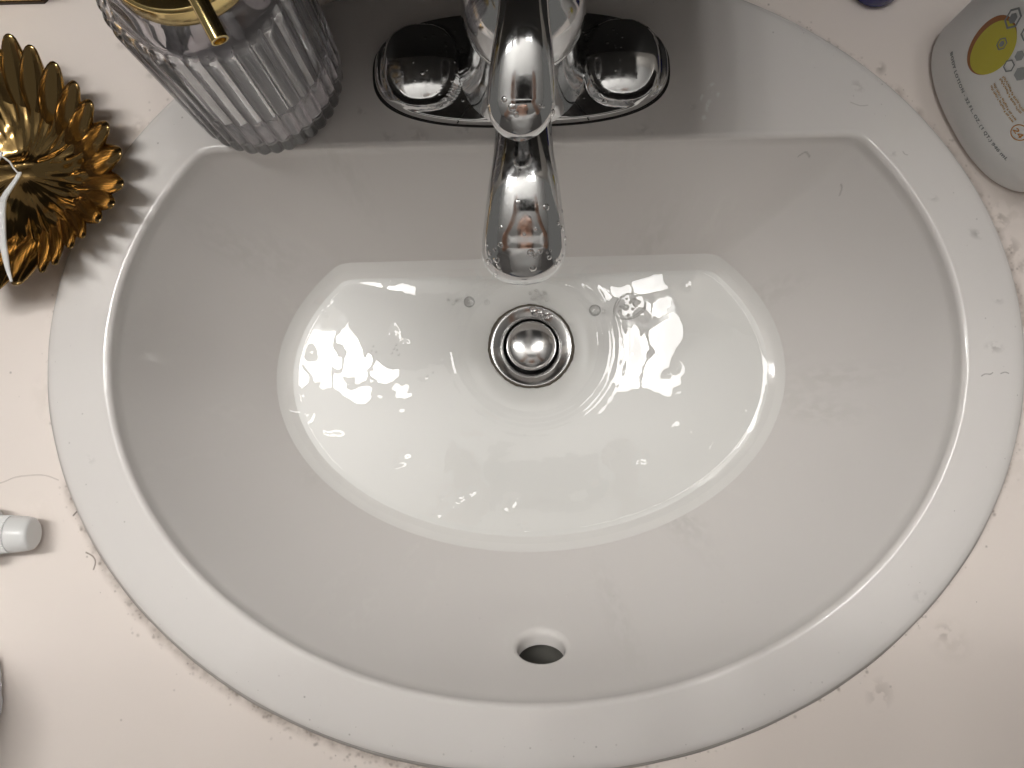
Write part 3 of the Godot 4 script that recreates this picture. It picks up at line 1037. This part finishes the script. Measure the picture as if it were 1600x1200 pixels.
func brass_box() -> void:
	var t := thing("brass_box", Vector3(-0.30, CY, -0.222), "brass box with clipped corners behind the gold dish", "box")
	var rows := []
	var x := 0.0435
	var z := 0.0225
	var c := 0.0075
	for q in [[0.0, 0.0], [0.002, 0.0], [0.002, -0.0006], [0.05, -0.0006], [0.05, 0.0004], [0.054, 0.0004], [0.055, -0.0006]]:
		var row := PackedVector3Array()
		var a: float = x + q[1]
		var d: float = z + q[1]
		for m in [[a - c, d], [a, d - c], [a, -d + c], [a - c, -d], [-a + c, -d], [-a, -d + c], [-a, d - c], [-a + c, d]]:
			row.append(Vector3(m[0], q[0], m[1]))
		rows.append(row)
	var b := Buf.new()
	b.grid(rows.slice(2), true)
	b.fan(rows[-1], Vector3(0, 0.055, 0))
	emit("case", hard(b), M.brass, t)
	b = Buf.new()
	b.grid(rows.slice(0, 3), true)
	emit("foot_rim", hard(b), mat(Color(0.05, 0.03, 0.015), 0.4, 0.6), t)

# ================================================================= lotion bottle
const LC := Vector3(0.2558, 0.0, -0.1288)

func lotion_at(s: float, y: float, off: float) -> Vector3:
	var A := 0.052
	var n := 0.032 * pow(maxf(1.0 - pow(absf(s) / A, 2.4), 0.0), 1.0 / 2.4)
	var L := Vector3(0.4, 0, 0.917).normalized()
	var F := Vector3(-L.z, 0, L.x)
	# outward direction, so that print stands just off the surface
	var g := Vector2(pow(absf(s) / A, 1.4) * signf(s) / A, pow(n / 0.032, 1.4) / 0.032).normalized()
	return L * (s + g.x * off) + F * (n + g.y * off) + Vector3(0, y, 0)

func decal(called: String, outline: PackedVector2Array, m: Material, parent: Node, off := 0.00015, hole := PackedVector2Array()) -> void:
	# a flat print (s along the bottle, y up) laid on the curved face
	var b := Buf.new()
	if hole.is_empty():
		var c := Vector2.ZERO
		for v in outline: c += v
		c /= outline.size()
		var rows := []
		for k in range(1, 5):
			var row := PackedVector3Array()
			for v in outline:
				var q := c.lerp(v, k / 4.0)
				row.append(lotion_at(q.x, q.y, off))
			rows.append(row)
		b.grid(rows, true)
		b.fan(rows[0], lotion_at(c.x, c.y, off))
	else:
		var rows := []
		for k in 3:
			var row := PackedVector3Array()
			for i in outline.size():
				var q := hole[i].lerp(outline[i], k / 2.0)
				row.append(lotion_at(q.x, q.y, off))
			rows.append(row)
		b.grid(rows, true)
	emit(called, b, m, parent, -1)

func oval(c: Vector2, r: Vector2, n := 40, turn := 0.0, from := 0.0) -> PackedVector2Array:
	var p := PackedVector2Array()
	for k in n:
		p.append(c + (Vector2(cos(TAU * k / n + from), sin(TAU * k / n + from)) * r).rotated(turn))
	return p

func lettering(text: String, parent: Node, s0: float, y0: float, width: float, m: Material, bold := 400) -> void:
	var f := SystemFont.new()
	f.font_names = PackedStringArray(["Droid Sans"])
	f.font_weight = bold
	var tm := TextMesh.new()
	tm.font = f
	tm.text = text
	tm.font_size = 32
	tm.pixel_size = 0.01
	tm.depth = 0.0
	tm.horizontal_alignment = HORIZONTAL_ALIGNMENT_LEFT
	tm.vertical_alignment = VERTICAL_ALIGNMENT_BOTTOM
	var arr := tm.get_mesh_arrays() if tm.has_method("get_mesh_arrays") else tm.surface_get_arrays(0)
	var V: PackedVector3Array = arr[Mesh.ARRAY_VERTEX]
	var box := AABB(V[0], Vector3.ZERO)
	for v in V: box = box.expand(v)
	var k := width / box.size.x
	var W := PackedVector3Array()
	for v in V: W.append(lotion_at(s0 + (v.x - box.position.x) * k, y0 + (v.y - box.position.y) * k, 0.0002))
	var I := PackedInt32Array()
	if arr[Mesh.ARRAY_INDEX] != null: I = arr[Mesh.ARRAY_INDEX]
	if I.is_empty():
		for i in W.size(): I.append(i)
	mesh("lettering", W, I, m, parent, -1)

func lotion_bottle() -> void:
	var t := thing("lotion_bottle", Vector3(LC.x, CY + 0.004, LC.z), "white oval lotion bottle with yellow and orange print right of the sink", "bottle")
	var L := Vector3(0.4, 0, 0.917).normalized()
	var F := Vector3(-L.z, 0, L.x)
	var rows := []
	for q in [[0.0, 0.90], [0.0006, 0.945], [0.0022, 0.98], [0.005, 0.996], [0.008, 1.0], [0.05, 1.0], [0.1, 1.0], [0.125, 0.985], [0.14, 0.95], [0.152, 0.87], [0.16, 0.74], [0.165, 0.58], [0.168, 0.42], [0.172, 0.40], [0.18, 0.40]]:
		var row := PackedVector3Array()
		for i in 120:
			var a := TAU * i / 120
			var s := 0.052 * signf(cos(a)) * pow(absf(cos(a)), 2.0 / 2.4)
			var n := 0.032 * signf(sin(a)) * pow(absf(sin(a)), 2.0 / 2.4)
			var qq: float = q[1]
			row.append(L * s * qq + F * n * (qq if q[0] < 0.12 else lerpf(qq, 0.65, 0.5 if qq < 0.65 else 0.0)) + Vector3(0, q[0] - 0.004, 0))
		rows.append(row)
	var b := Buf.new()
	b.grid(rows, true)
	b.fan(rows[-1], Vector3(0, 0.177, 0))
	b.fan(rows[0], Vector3(0, -0.004, 0), true)
	emit("shell", b, M.lotion, t)
	b = Buf.new()
	b.lathe(PackedVector2Array([Vector2(0.0, 0.176), Vector2(0.017, 0.176), Vector2(0.0175, 0.177), Vector2(0.0175, 0.192), Vector2(0.016, 0.194), Vector2(0.006, 0.195), Vector2(0.0055, 0.215), Vector2(0.0, 0.216)]), 40)
	emit("cap", b, M.white, t)
	var y0 := -0.004 + 0.010 - CY - 0.010     # label heights are measured from the deck; the bottle stands on the counter
	var dy := -(t.position.y)
	var yellow := mat(Color(0.62, 0.55, 0.03), 0.4)
	var brown := mat(Color(0.36, 0.12, 0.02), 0.4)
	var grey := mat(Color(0.24, 0.26, 0.26), 0.5)
	var pale := mat(Color(0.36, 0.38, 0.38), 0.5)
	var orange := mat(Color(0.58, 0.25, 0.03), 0.45)
	var tan := mat(Color(0.55, 0.36, 0.17), 0.45)
	var P := func(s: float, y: float) -> Vector2: return Vector2(s, y + dy + y0)
	decal("drop_shade", oval(P.call(-0.0202, 0.0378), Vector2(0.0112, 0.0195), 48), brown, t, 0.0001)
	decal("yellow_drop", oval(P.call(-0.0187, 0.0385), Vector2(0.0100, 0.0182), 48), yellow, t, 0.0002)
	for q in [[-0.0235, 0.0572, 0.0042, 0.0066, true], [-0.0174, 0.0455, 0.0026, 0.0042, true], [-0.0135, 0.0630, 0.0034, 0.0055, true], [-0.0068, 0.0440, 0.0028, 0.0042, false]]:
		var c: Vector2 = P.call(q[0], q[1])
		decal("hexagon_ring", oval(c, Vector2(q[2], q[3]), 6), grey, t, 0.0003, oval(c, Vector2(q[2], q[3]) * 0.78, 6))
		if q[4]: decal("hexagon", oval(c, Vector2(q[2], q[3]) * 0.5, 6), grey, t, 0.0003)
	decal("hexagon", oval(P.call(-0.0075, 0.0525), Vector2(0.0022, 0.0034), 6), pale, t, 0.0003)
	decal("hexagon", oval(P.call(-0.0004, 0.0480), Vector2(0.0030, 0.0045), 6), pale, t, 0.0003)
	# two rows of small print, too fine to read
	var prints := Buf.new()
	for q in [[-0.0045, 0.0150, 0.0365, 0.0021], [-0.0045, 0.0165, 0.0288, 0.0021]]:
		var s: float = q[0]
		while s < q[1]:
			var w := rng.randf_range(0.0003, 0.0008)
			var h: float = q[3] * rng.randf_range(0.75, 1.0)
			var a: Vector2 = P.call(s, q[2])
			var lift := rng.randf_range(-0.0005, 0.0005)
			for half in 2:
				var m := a + Vector2(0, (-0.55 if half == 0 else 0.55) * q[3] + lift)
				var hh := h * 0.34
				prints.grid([PackedVector3Array([lotion_at(m.x, m.y - hh, 0.0002), lotion_at(m.x, m.y + hh, 0.0002)]), PackedVector3Array([lotion_at(m.x + w, m.y - hh, 0.0002), lotion_at(m.x + w, m.y + hh, 0.0002)])], false)
			s += w + rng.randf_range(0.00012, 0.0003) + (0.0004 if rng.randf() < 0.2 else 0.0)
	emit("small_print", prints, tan, t, -1)
	var c24: Vector2 = P.call(0.0222, 0.0272)
	decal("ring", oval(c24, Vector2(0.0042, 0.0058), 40), orange, t, 0.0002, oval(c24, Vector2(0.0037, 0.0051), 40))
	lettering("24", t, 0.0194, c24.y - 0.0025, 0.0055, orange, 700)
	decal("orange_dot", oval(P.call(0.0215, 0.0372), Vector2(0.0034, 0.0045), 30), orange, t, 0.0002)
	decal("orange_dot", oval(P.call(0.0050, 0.0535), Vector2(0.0030, 0.0038), 30), orange, t, 0.0002)
	decal("orange_dot", oval(P.call(0.0275, 0.0300), Vector2(0.0022, 0.0032), 30), orange, t, 0.0002)
	lettering("BODY LOTION - 32 FL. OZ. (1 QT.) 946 mL", t, -0.0322, P.call(0, 0.0062).y, 0.0625, grey, 700)

func blue_jar() -> void:
	var t := thing("blue_jar", Vector3(0.1915, CY + 0.0, -0.199), "small round blue jar standing behind the right of the sink", "jar")
	var b := Buf.new()
	b.lathe(PackedVector2Array([Vector2(0.0, 0.0), Vector2(0.012, 0.0), Vector2(0.0135, 0.0008), Vector2(0.0142, 0.0025), Vector2(0.0144, 0.02), Vector2(0.0138, 0.0225), Vector2(0.0, 0.0225)]), 48)
	emit("pot", b, mat(Color(0.012, 0.018, 0.16), 0.2), t)
	b = Buf.new()
	b.lathe(PackedVector2Array([Vector2(0.0, 0.0228), Vector2(0.0148, 0.0228), Vector2(0.0152, 0.0236), Vector2(0.0152, 0.033), Vector2(0.0145, 0.0342), Vector2(0.0, 0.0345)]), 48)
	emit("lid", b, mat(Color(0.012, 0.018, 0.16), 0.25), t)

func paste_tube() -> void:
	var t := thing("paste_tube", Vector3(-0.268, CY, 0.0866), "white tube with a ribbed screw cap lying left of the sink", "tube")
	var axis := func(rows: Array, n: int) -> Buf:        # profile of (x, radius y, radius z, centre y), spun about x
		var out := []
		for q in rows:
			var row := PackedVector3Array()
			for k in n:
				var a := TAU * k / n
				row.append(Vector3(q[0], q[3] + q[1] * sin(a), q[2] * cos(a)))
			out.append(row)
		var b := Buf.new()
		b.grid(out, true)
		return b
	var cy := 0.0125
	var b: Buf = axis.call([[-0.17, 0.001, 0.020, 0.002], [-0.12, 0.007, 0.0185, 0.008], [-0.06, 0.0115, 0.0165, 0.0118], [-0.02, 0.0122, 0.0145, cy], [-0.0105, 0.0122, 0.0138, cy], [-0.0085, 0.0118, 0.0132, cy], [-0.0075, 0.0105, 0.0118, cy], [-0.0055, 0.006, 0.006, cy], [-0.0055, 0.0, 0.0, cy]], 48)
	emit("tube_body", b, mat(Color(0.60, 0.62, 0.60), 0.3), t)
	var cap := []
	for q in [[-0.0062, 0.0088], [-0.0058, 0.0096], [0.0012, 0.0094]]: cap.append([q[0], q[1], q[1], cy])
	var rows := []
	for q in cap:
		var row := PackedVector3Array()
		for k in 144:
			var a := TAU * k / 144
			var r: float = q[1] - (0.0004 if k % 4 < 2 else 0.0)
			row.append(Vector3(q[0], cy + r * sin(a), r * cos(a)))
		rows.append(row)
	b = Buf.new()
	b.grid(rows, true)
	var c := emit("cap", hard(b), M.white, t)
	b = axis.call([[0.0010, 0.0, 0.0, cy], [0.0010, 0.0091, 0.0091, cy], [0.0018, 0.0091, 0.0091, cy], [0.0030, 0.0092, 0.0092, cy], [0.0090, 0.0086, 0.0086, cy], [0.0112, 0.0080, 0.0080, cy], [0.0121, 0.0070, 0.0070, cy], [0.0122, 0.0060, 0.0060, cy], [0.0122, 0.0, 0.0, cy]], 56)
	emit("cap_tip", b, M.white, c)

func wrapped_roll() -> void:
	var t := thing("wrapped_roll", Vector3(-0.3100, CY, 0.166), "white crinkled plastic-wrapped roll at the lower left edge of the counter", "package")
	var nz := FastNoiseLite.new()
	nz.seed = 5
	nz.frequency = 60.0
	nz.fractal_octaves = 3
	var rows := []
	for j in 31:
		var y := 0.075 * j / 30.0
		var row := PackedVector3Array()
		for i in 120:
			var a := TAU * i / 120
			var r := 0.0345 + 0.0028 * nz.get_noise_3d(cos(a) * 0.034, y, sin(a) * 0.034) - (0.003 if j == 30 or j == 0 else 0.0)
			row.append(Vector3(r * cos(a), y, r * sin(a)))
		rows.append(row)
	var b := Buf.new()
	b.grid(rows, true)
	b.fan(rows[-1], Vector3(0, 0.074, 0))
	b.fan(rows[0], Vector3.ZERO, true)
	emit("wrapper", hard(b), mat(Color(0.78, 0.78, 0.79), 0.2), t)
	b = Buf.new()
	var band := []
	for j in 4:
		var row := PackedVector3Array()
		for i in 30:
			var a := lerpf(-0.45, 0.5, i / 29.0)
			var y := 0.018 + 0.004 * j + 0.003 * sin(a * 6.0)
			var r := 0.0349 + 0.0028 * nz.get_noise_3d(cos(a) * 0.034, y, sin(a) * 0.034)
			row.append(Vector3(r * cos(a), y, r * sin(a)))
		band.append(row)
	b.grid(band, false)
	emit("blue_band", b, mat(Color(0.10, 0.13, 0.36), 0.3), t, -1)

func droplets() -> void:
	# beads of water: on the back and left walls of the bowl, and on the deck
	var b := Buf.new()
	var drop := func(into: Buf, at: Vector3, n: Vector3, r: float) -> void:
		var u := n.cross(Vector3.RIGHT if absf(n.x) < 0.8 else Vector3.FORWARD).normalized()
		var v := n.cross(u)
		var rows := []
		for q in [[1.08, -0.02], [0.98, 0.12], [0.8, 0.32], [0.5, 0.48], [0.2, 0.55]]:
			var row := PackedVector3Array()
			for k in 12:
				row.append(at + (u * cos(TAU * k / 12) + v * sin(TAU * k / 12)) * r * q[0] + n * r * q[1])
			rows.append(row)
		into.grid(rows, true)
		into.fan(rows[-1], at + n * r * 0.57)
		into.fan(rows[0], at - n * r * 0.03, true)
	for k in 120:
		var th := rng.randf_range(2.6, 5.2) if k < 85 else rng.randf_range(0.3, 2.6)
		var s := rng.randf_range(0.15, 0.98)
		var p := wall_at(th, s)
		var n := (wall_at(th, s + 0.01) - p).cross(wall_at(th + 0.01, s) - p).normalized()
		if n.y < 0: n = -n
		drop.call(b, p, n, rng.randf_range(0.0004, 0.0010))
	for k in 46:
		var th := rng.randf() * TAU
		var p := floor_at(th, rng.randf_range(0.05, 0.8))
		drop.call(b, p + Vector3(0, 0.0004, 0), Vector3.UP, rng.randf_range(0.0003, 0.0009))
	var walls := b
	b = Buf.new()
	for q in chrome_beads: drop.call(b, q[0], q[1], q[2])
	var bead := emit("water_beads", b, M.bead, self, -1)
	tag(bead, "clear beads of water clinging to the chrome spout and lever", "water", "", "stuff")
	var o := emit("water_droplets", walls, M.film, self, -1)
	tag(o, "tiny water droplets sprinkled over the bowl walls", "water", "", "stuff")

# ================================================================= the photographer, who shows in the chrome
# Joins tapered capsules [a, b, radius a, radius b] with a smooth minimum on a grid and meshes the field as surface nets.
func figure(bones: Array, cell: float, k: float, b: Buf) -> void:
	var lo := Vector3.INF
	var hi := -Vector3.INF
	for q in bones:
		for m in 2:
			var r: float = q[2 + m] + k + cell * 2.0
			lo = lo.min(q[m] - Vector3.ONE * r)
			hi = hi.max(q[m] + Vector3.ONE * r)
	var n := Vector3i(((hi - lo) / cell).ceil()) + Vector3i.ONE
	var F := PackedFloat32Array()
	F.resize(n.x * n.y * n.z)
	F.fill(1.0)
	for q in bones:
		var a: Vector3 = q[0]
		var e: Vector3 = q[1]
		var ra: float = q[2]
		var rb: float = q[3]
		var ab := e - a
		var l2 := maxf(ab.length_squared(), 1e-9)
		var R := maxf(ra, rb) + k + cell * 1.5
		var p0 := Vector3i(((a.min(e) - Vector3.ONE * R - lo) / cell).floor()).clamp(Vector3i.ZERO, n - Vector3i.ONE)
		var p1 := Vector3i(((a.max(e) + Vector3.ONE * R - lo) / cell).ceil()).clamp(Vector3i.ZERO, n - Vector3i.ONE)
		for z in range(p0.z, p1.z + 1):
			for y in range(p0.y, p1.y + 1):
				for x in range(p0.x, p1.x + 1):
					var p := lo + Vector3(x, y, z) * cell
					var t := clampf((p - a).dot(ab) / l2, 0.0, 1.0)
					var d := p.distance_to(a + ab * t) - lerpf(ra, rb, t)
					if d > k + cell * 1.5: continue
					var id := x + n.x * (y + n.y * z)
					var o := F[id]
					var h := maxf(k - absf(o - d), 0.0) / k
					F[id] = minf(o, d) - h * h * k * 0.25
	var at := {}
	var off := PackedInt32Array()
	for c in 8: off.append((c & 1) + n.x * (((c >> 1) & 1) + n.y * ((c >> 2) & 1)))
	for z in n.z - 1:
		for y in n.y - 1:
			for x in n.x - 1:
				var id := x + n.x * (y + n.y * z)
				if F[id] > cell * 3.0: continue
				var inside := 0
				for c in 8:
					if F[id + off[c]] < 0.0: inside += 1
				if inside == 0 or inside == 8: continue
				var sum := Vector3.ZERO
				var m := 0
				for c in 8:
					for ax in [1, 2, 4]:
						if c & ax: continue
						var f0 := F[id + off[c]]
						var f1 := F[id + off[c | ax]]
						if (f0 < 0.0) != (f1 < 0.0):
							var u := f0 / (f0 - f1)
							sum += Vector3(c & 1, (c >> 1) & 1, (c >> 2) & 1) + (Vector3(1, 0, 0) if ax == 1 else Vector3(0, 1, 0) if ax == 2 else Vector3(0, 0, 1)) * u
							m += 1
				at[id] = b.V.size()
				b.V.append(lo + (Vector3(x, y, z) + sum / m) * cell)
	var step := [1, n.x, n.x * n.y]
	for id in at:
		for ax in 3:
			var s: int = step[ax]
			if (F[id] < 0.0) == (F[id + s] < 0.0): continue
			var s1: int = step[(ax + 1) % 3]
			var s2: int = step[(ax + 2) % 3]
			if not (at.has(id - s1) and at.has(id - s2) and at.has(id - s1 - s2)): continue
			var v := [at[id], at[id - s1], at[id - s1 - s2], at[id - s2]]
			if F[id] < 0.0: b.I.append_array(PackedInt32Array([v[0], v[2], v[1], v[0], v[3], v[2]]))
			else: b.I.append_array(PackedInt32Array([v[0], v[1], v[2], v[0], v[2], v[3]]))

func person() -> void:
	var o := Vector3(0.03, -0.87, 0.50)
	var t := thing("person", o, "person in a white shirt leaning over the sink, holding a phone in both hands", "person")
	var skin := mat(Color(0.46, 0.27, 0.19), 0.5)
	var shirt := mat(Color(0.40, 0.40, 0.395), 0.85)
	var denim := mat(Color(0.05, 0.065, 0.11), 0.85)
	var hairm := mat(Color(0.03, 0.02, 0.014), 0.5)
	var V := func(x: float, y: float, z: float) -> Vector3: return Vector3(x, y, z) - o
	var torso := []
	var arms := []
	var legs := []
	var cx := 0.03
	torso = [[V.call(cx, 0.07, 0.49), V.call(cx, 0.24, 0.47), 0.115, 0.115], [V.call(cx - 0.05, 0.24, 0.47), V.call(cx - 0.07, 0.42, 0.43), 0.10, 0.10], [V.call(cx + 0.05, 0.24, 0.47), V.call(cx + 0.07, 0.42, 0.43), 0.10, 0.10], [V.call(cx - 0.12, 0.505, 0.415), V.call(cx + 0.12, 0.505, 0.415), 0.068, 0.068], [V.call(cx - 0.07, 0.02, 0.50), V.call(cx + 0.07, 0.02, 0.50), 0.11, 0.11]]
	for s in [-1.0, 1.0]:
		var sh: Vector3 = V.call(cx + s * 0.175, 0.505, 0.41)
		var el: Vector3 = V.call(cx + s * 0.275, 0.485, 0.300)
		var wr: Vector3 = V.call(cx + s * 0.118, 0.456, 0.115)
		arms.append([sh, el, 0.054, 0.042])
		arms.append([el, wr, 0.041, 0.026])
		legs.append([V.call(cx + s * 0.085, 0.02, 0.50), V.call(cx + s * 0.095, -0.40, 0.49), 0.088, 0.056])
		legs.append([V.call(cx + s * 0.095, -0.40, 0.49), V.call(cx + s * 0.10, -0.80, 0.53), 0.056, 0.038])
	var body := torso.duplicate()
	body.append_array(arms)
	body.append_array(legs)
	for s in [-1.0, 1.0]: body.append([V.call(cx + s * 0.10, -0.835, 0.55), V.call(cx + s * 0.115, -0.845, 0.38), 0.036, 0.030])
	body.append([V.call(cx, 0.53, 0.405), V.call(cx, 0.62, 0.365), 0.056, 0.052])
	var b := Buf.new()
	figure(body, 0.014, 0.04, b)
	# head, bent to look down at the phone
	var H: Vector3 = V.call(cx, 0.70, 0.325)
	var fw := Vector3(0, -0.62, -0.78).normalized()
	var upv := Vector3(0, 0.78, -0.62).normalized()
	var rt := Vector3.RIGHT
	var hp := func(x: float, y: float, z: float) -> Vector3: return H + rt * x + upv * y + fw * z
	figure([[hp.call(0, 0.035, -0.022), hp.call(0, 0.03, 0.012), 0.076, 0.072], [hp.call(0, -0.01, 0.02), hp.call(0, -0.06, 0.045), 0.062, 0.040], [hp.call(0, -0.085, 0.058), hp.call(0, -0.088, 0.06), 0.024, 0.022], [hp.call(0, 0.022, 0.083), hp.call(0, -0.018, 0.101), 0.008, 0.012], [hp.call(-0.012, -0.02, 0.092), hp.call(0.012, -0.02, 0.092), 0.008, 0.008], [hp.call(-0.02, -0.049, 0.082), hp.call(0.02, -0.049, 0.082), 0.008, 0.008], [hp.call(-0.02, -0.058, 0.080), hp.call(0.02, -0.058, 0.080), 0.008, 0.008], [hp.call(-0.045, 0.036, 0.068), hp.call(-0.015, 0.034, 0.078), 0.010, 0.010], [hp.call(0.045, 0.036, 0.068), hp.call(0.015, 0.034, 0.078), 0.010, 0.010], [hp.call(-0.075, 0.01, -0.01), hp.call(-0.08, -0.02, -0.002), 0.014, 0.009], [hp.call(0.075, 0.01, -0.01), hp.call(0.08, -0.02, -0.002), 0.014, 0.009], [hp.call(0, -0.03, -0.02), hp.call(0, -0.10, -0.03), 0.052, 0.054]], 0.005, 0.014, b)
	# hands: palm, four fingers curled under the phone's edge, thumb over it
	for s in [-1.0, 1.0]:
		var wr: Vector3 = V.call(cx + s * 0.118, 0.456, 0.115)
		var pc: Vector3 = V.call(cx + s * 0.098, 0.462, 0.062)
		var bones := [[wr, pc + Vector3(s * 0.004, -0.004, 0.026), 0.025, 0.021], [pc + Vector3(s * 0.008, 0, 0.022), pc + Vector3(s * 0.012, 0.004, -0.022), 0.017, 0.015], [pc + Vector3(-s * 0.004, 0, 0.022), pc + Vector3(s * 0.002, 0.004, -0.020), 0.017, 0.014]]
		for f in 4:
			var u := f / 3.0
			var ln: float = [0.9, 1.0, 0.95, 0.78][f]
			var a := pc + Vector3(s * 0.012, 0.006, lerpf(-0.026, 0.022, u))
			var m := a + Vector3(s * 0.006, 0.024 * ln, -0.012)
			var e := m + Vector3(-s * 0.016 * ln, 0.014 * ln, -0.006)
			var z := e + Vector3(-s * 0.017 * ln, -0.003, -0.002)
			bones.append([a, m, 0.0092, 0.0084])
			bones.append([m, e, 0.0084, 0.0078])
			bones.append([e, z, 0.0078, 0.0068])
		var ta := pc + Vector3(-s * 0.004, 0.008, 0.026)
		var tb := ta + Vector3(-s * 0.016, 0.018, -0.006)
		bones.append([wr + Vector3(-s * 0.004, 0.006, -0.014), ta, 0.015, 0.012])
		bones.append([ta, tb, 0.0115, 0.0098])
		bones.append([tb, tb + Vector3(-s * 0.022, 0.004, -0.012), 0.0098, 0.0078])
		figure(bones, 0.0045, 0.006, b)
	emit("body", b, skin, t)
	b = Buf.new()
	var cloth := []
	for q in torso: cloth.append([q[0], q[1], q[2] + 0.014, q[3] + 0.014])
	for k in [0, 2]:
		cloth.append([arms[k][0], arms[k][0].lerp(arms[k][1], 0.7), 0.067, 0.06])
	figure(cloth, 0.013, 0.035, b)
	emit("shirt", b, shirt, t)
	b = Buf.new()
	cloth = []
	for q in legs: cloth.append([q[0], q[1], q[2] + 0.014, q[3] + 0.014])
	cloth.append([V.call(cx - 0.07, 0.0, 0.50), V.call(cx + 0.07, 0.0, 0.50), 0.128, 0.128])
	figure(cloth, 0.016, 0.03, b)
	emit("trousers", b, denim, t)
	b = Buf.new()
	figure([[hp.call(0, 0.045, -0.035), hp.call(0, 0.052, 0.0), 0.079, 0.074], [hp.call(-0.03, 0.02, -0.045), hp.call(-0.045, -0.07, -0.05), 0.055, 0.04], [hp.call(0.03, 0.02, -0.045), hp.call(0.045, -0.07, -0.05), 0.055, 0.04]], 0.008, 0.02, b)
	emit("hair", b, hairm, t)
	for s in [-1.0, 1.0]:
		b = Buf.new()
		figure([[hp.call(s * 0.031, 0.012, 0.066), hp.call(s * 0.031, 0.012, 0.067), 0.012, 0.012]], 0.004, 0.002, b)
		emit("eye", b, mat(Color(0.6, 0.6, 0.58), 0.2), t)
	# phone, its back to the sink, the lens at one end
	var ph := thing("phone", Vector3(0.03, 0.480, 0.058), "black phone held flat over the sink in both hands", "phone")
	ph.rotation = Vector3(deg_to_rad(-4.9), 0, 0)
	b = Buf.new()
	b.box(Vector3.ZERO, Vector3(0.142, 0.0075, 0.070), 0.0025)
	emit("case", b, mat(Color(0.015, 0.015, 0.016), 0.35), ph)
	b = Buf.new()
	b.box(Vector3(0, 0.0041, 0), Vector3(0.132, 0.0006, 0.062), 0.0002)
	emit("screen", hard(b), mat(Color(0.02, 0.02, 0.022), 0.08), ph)
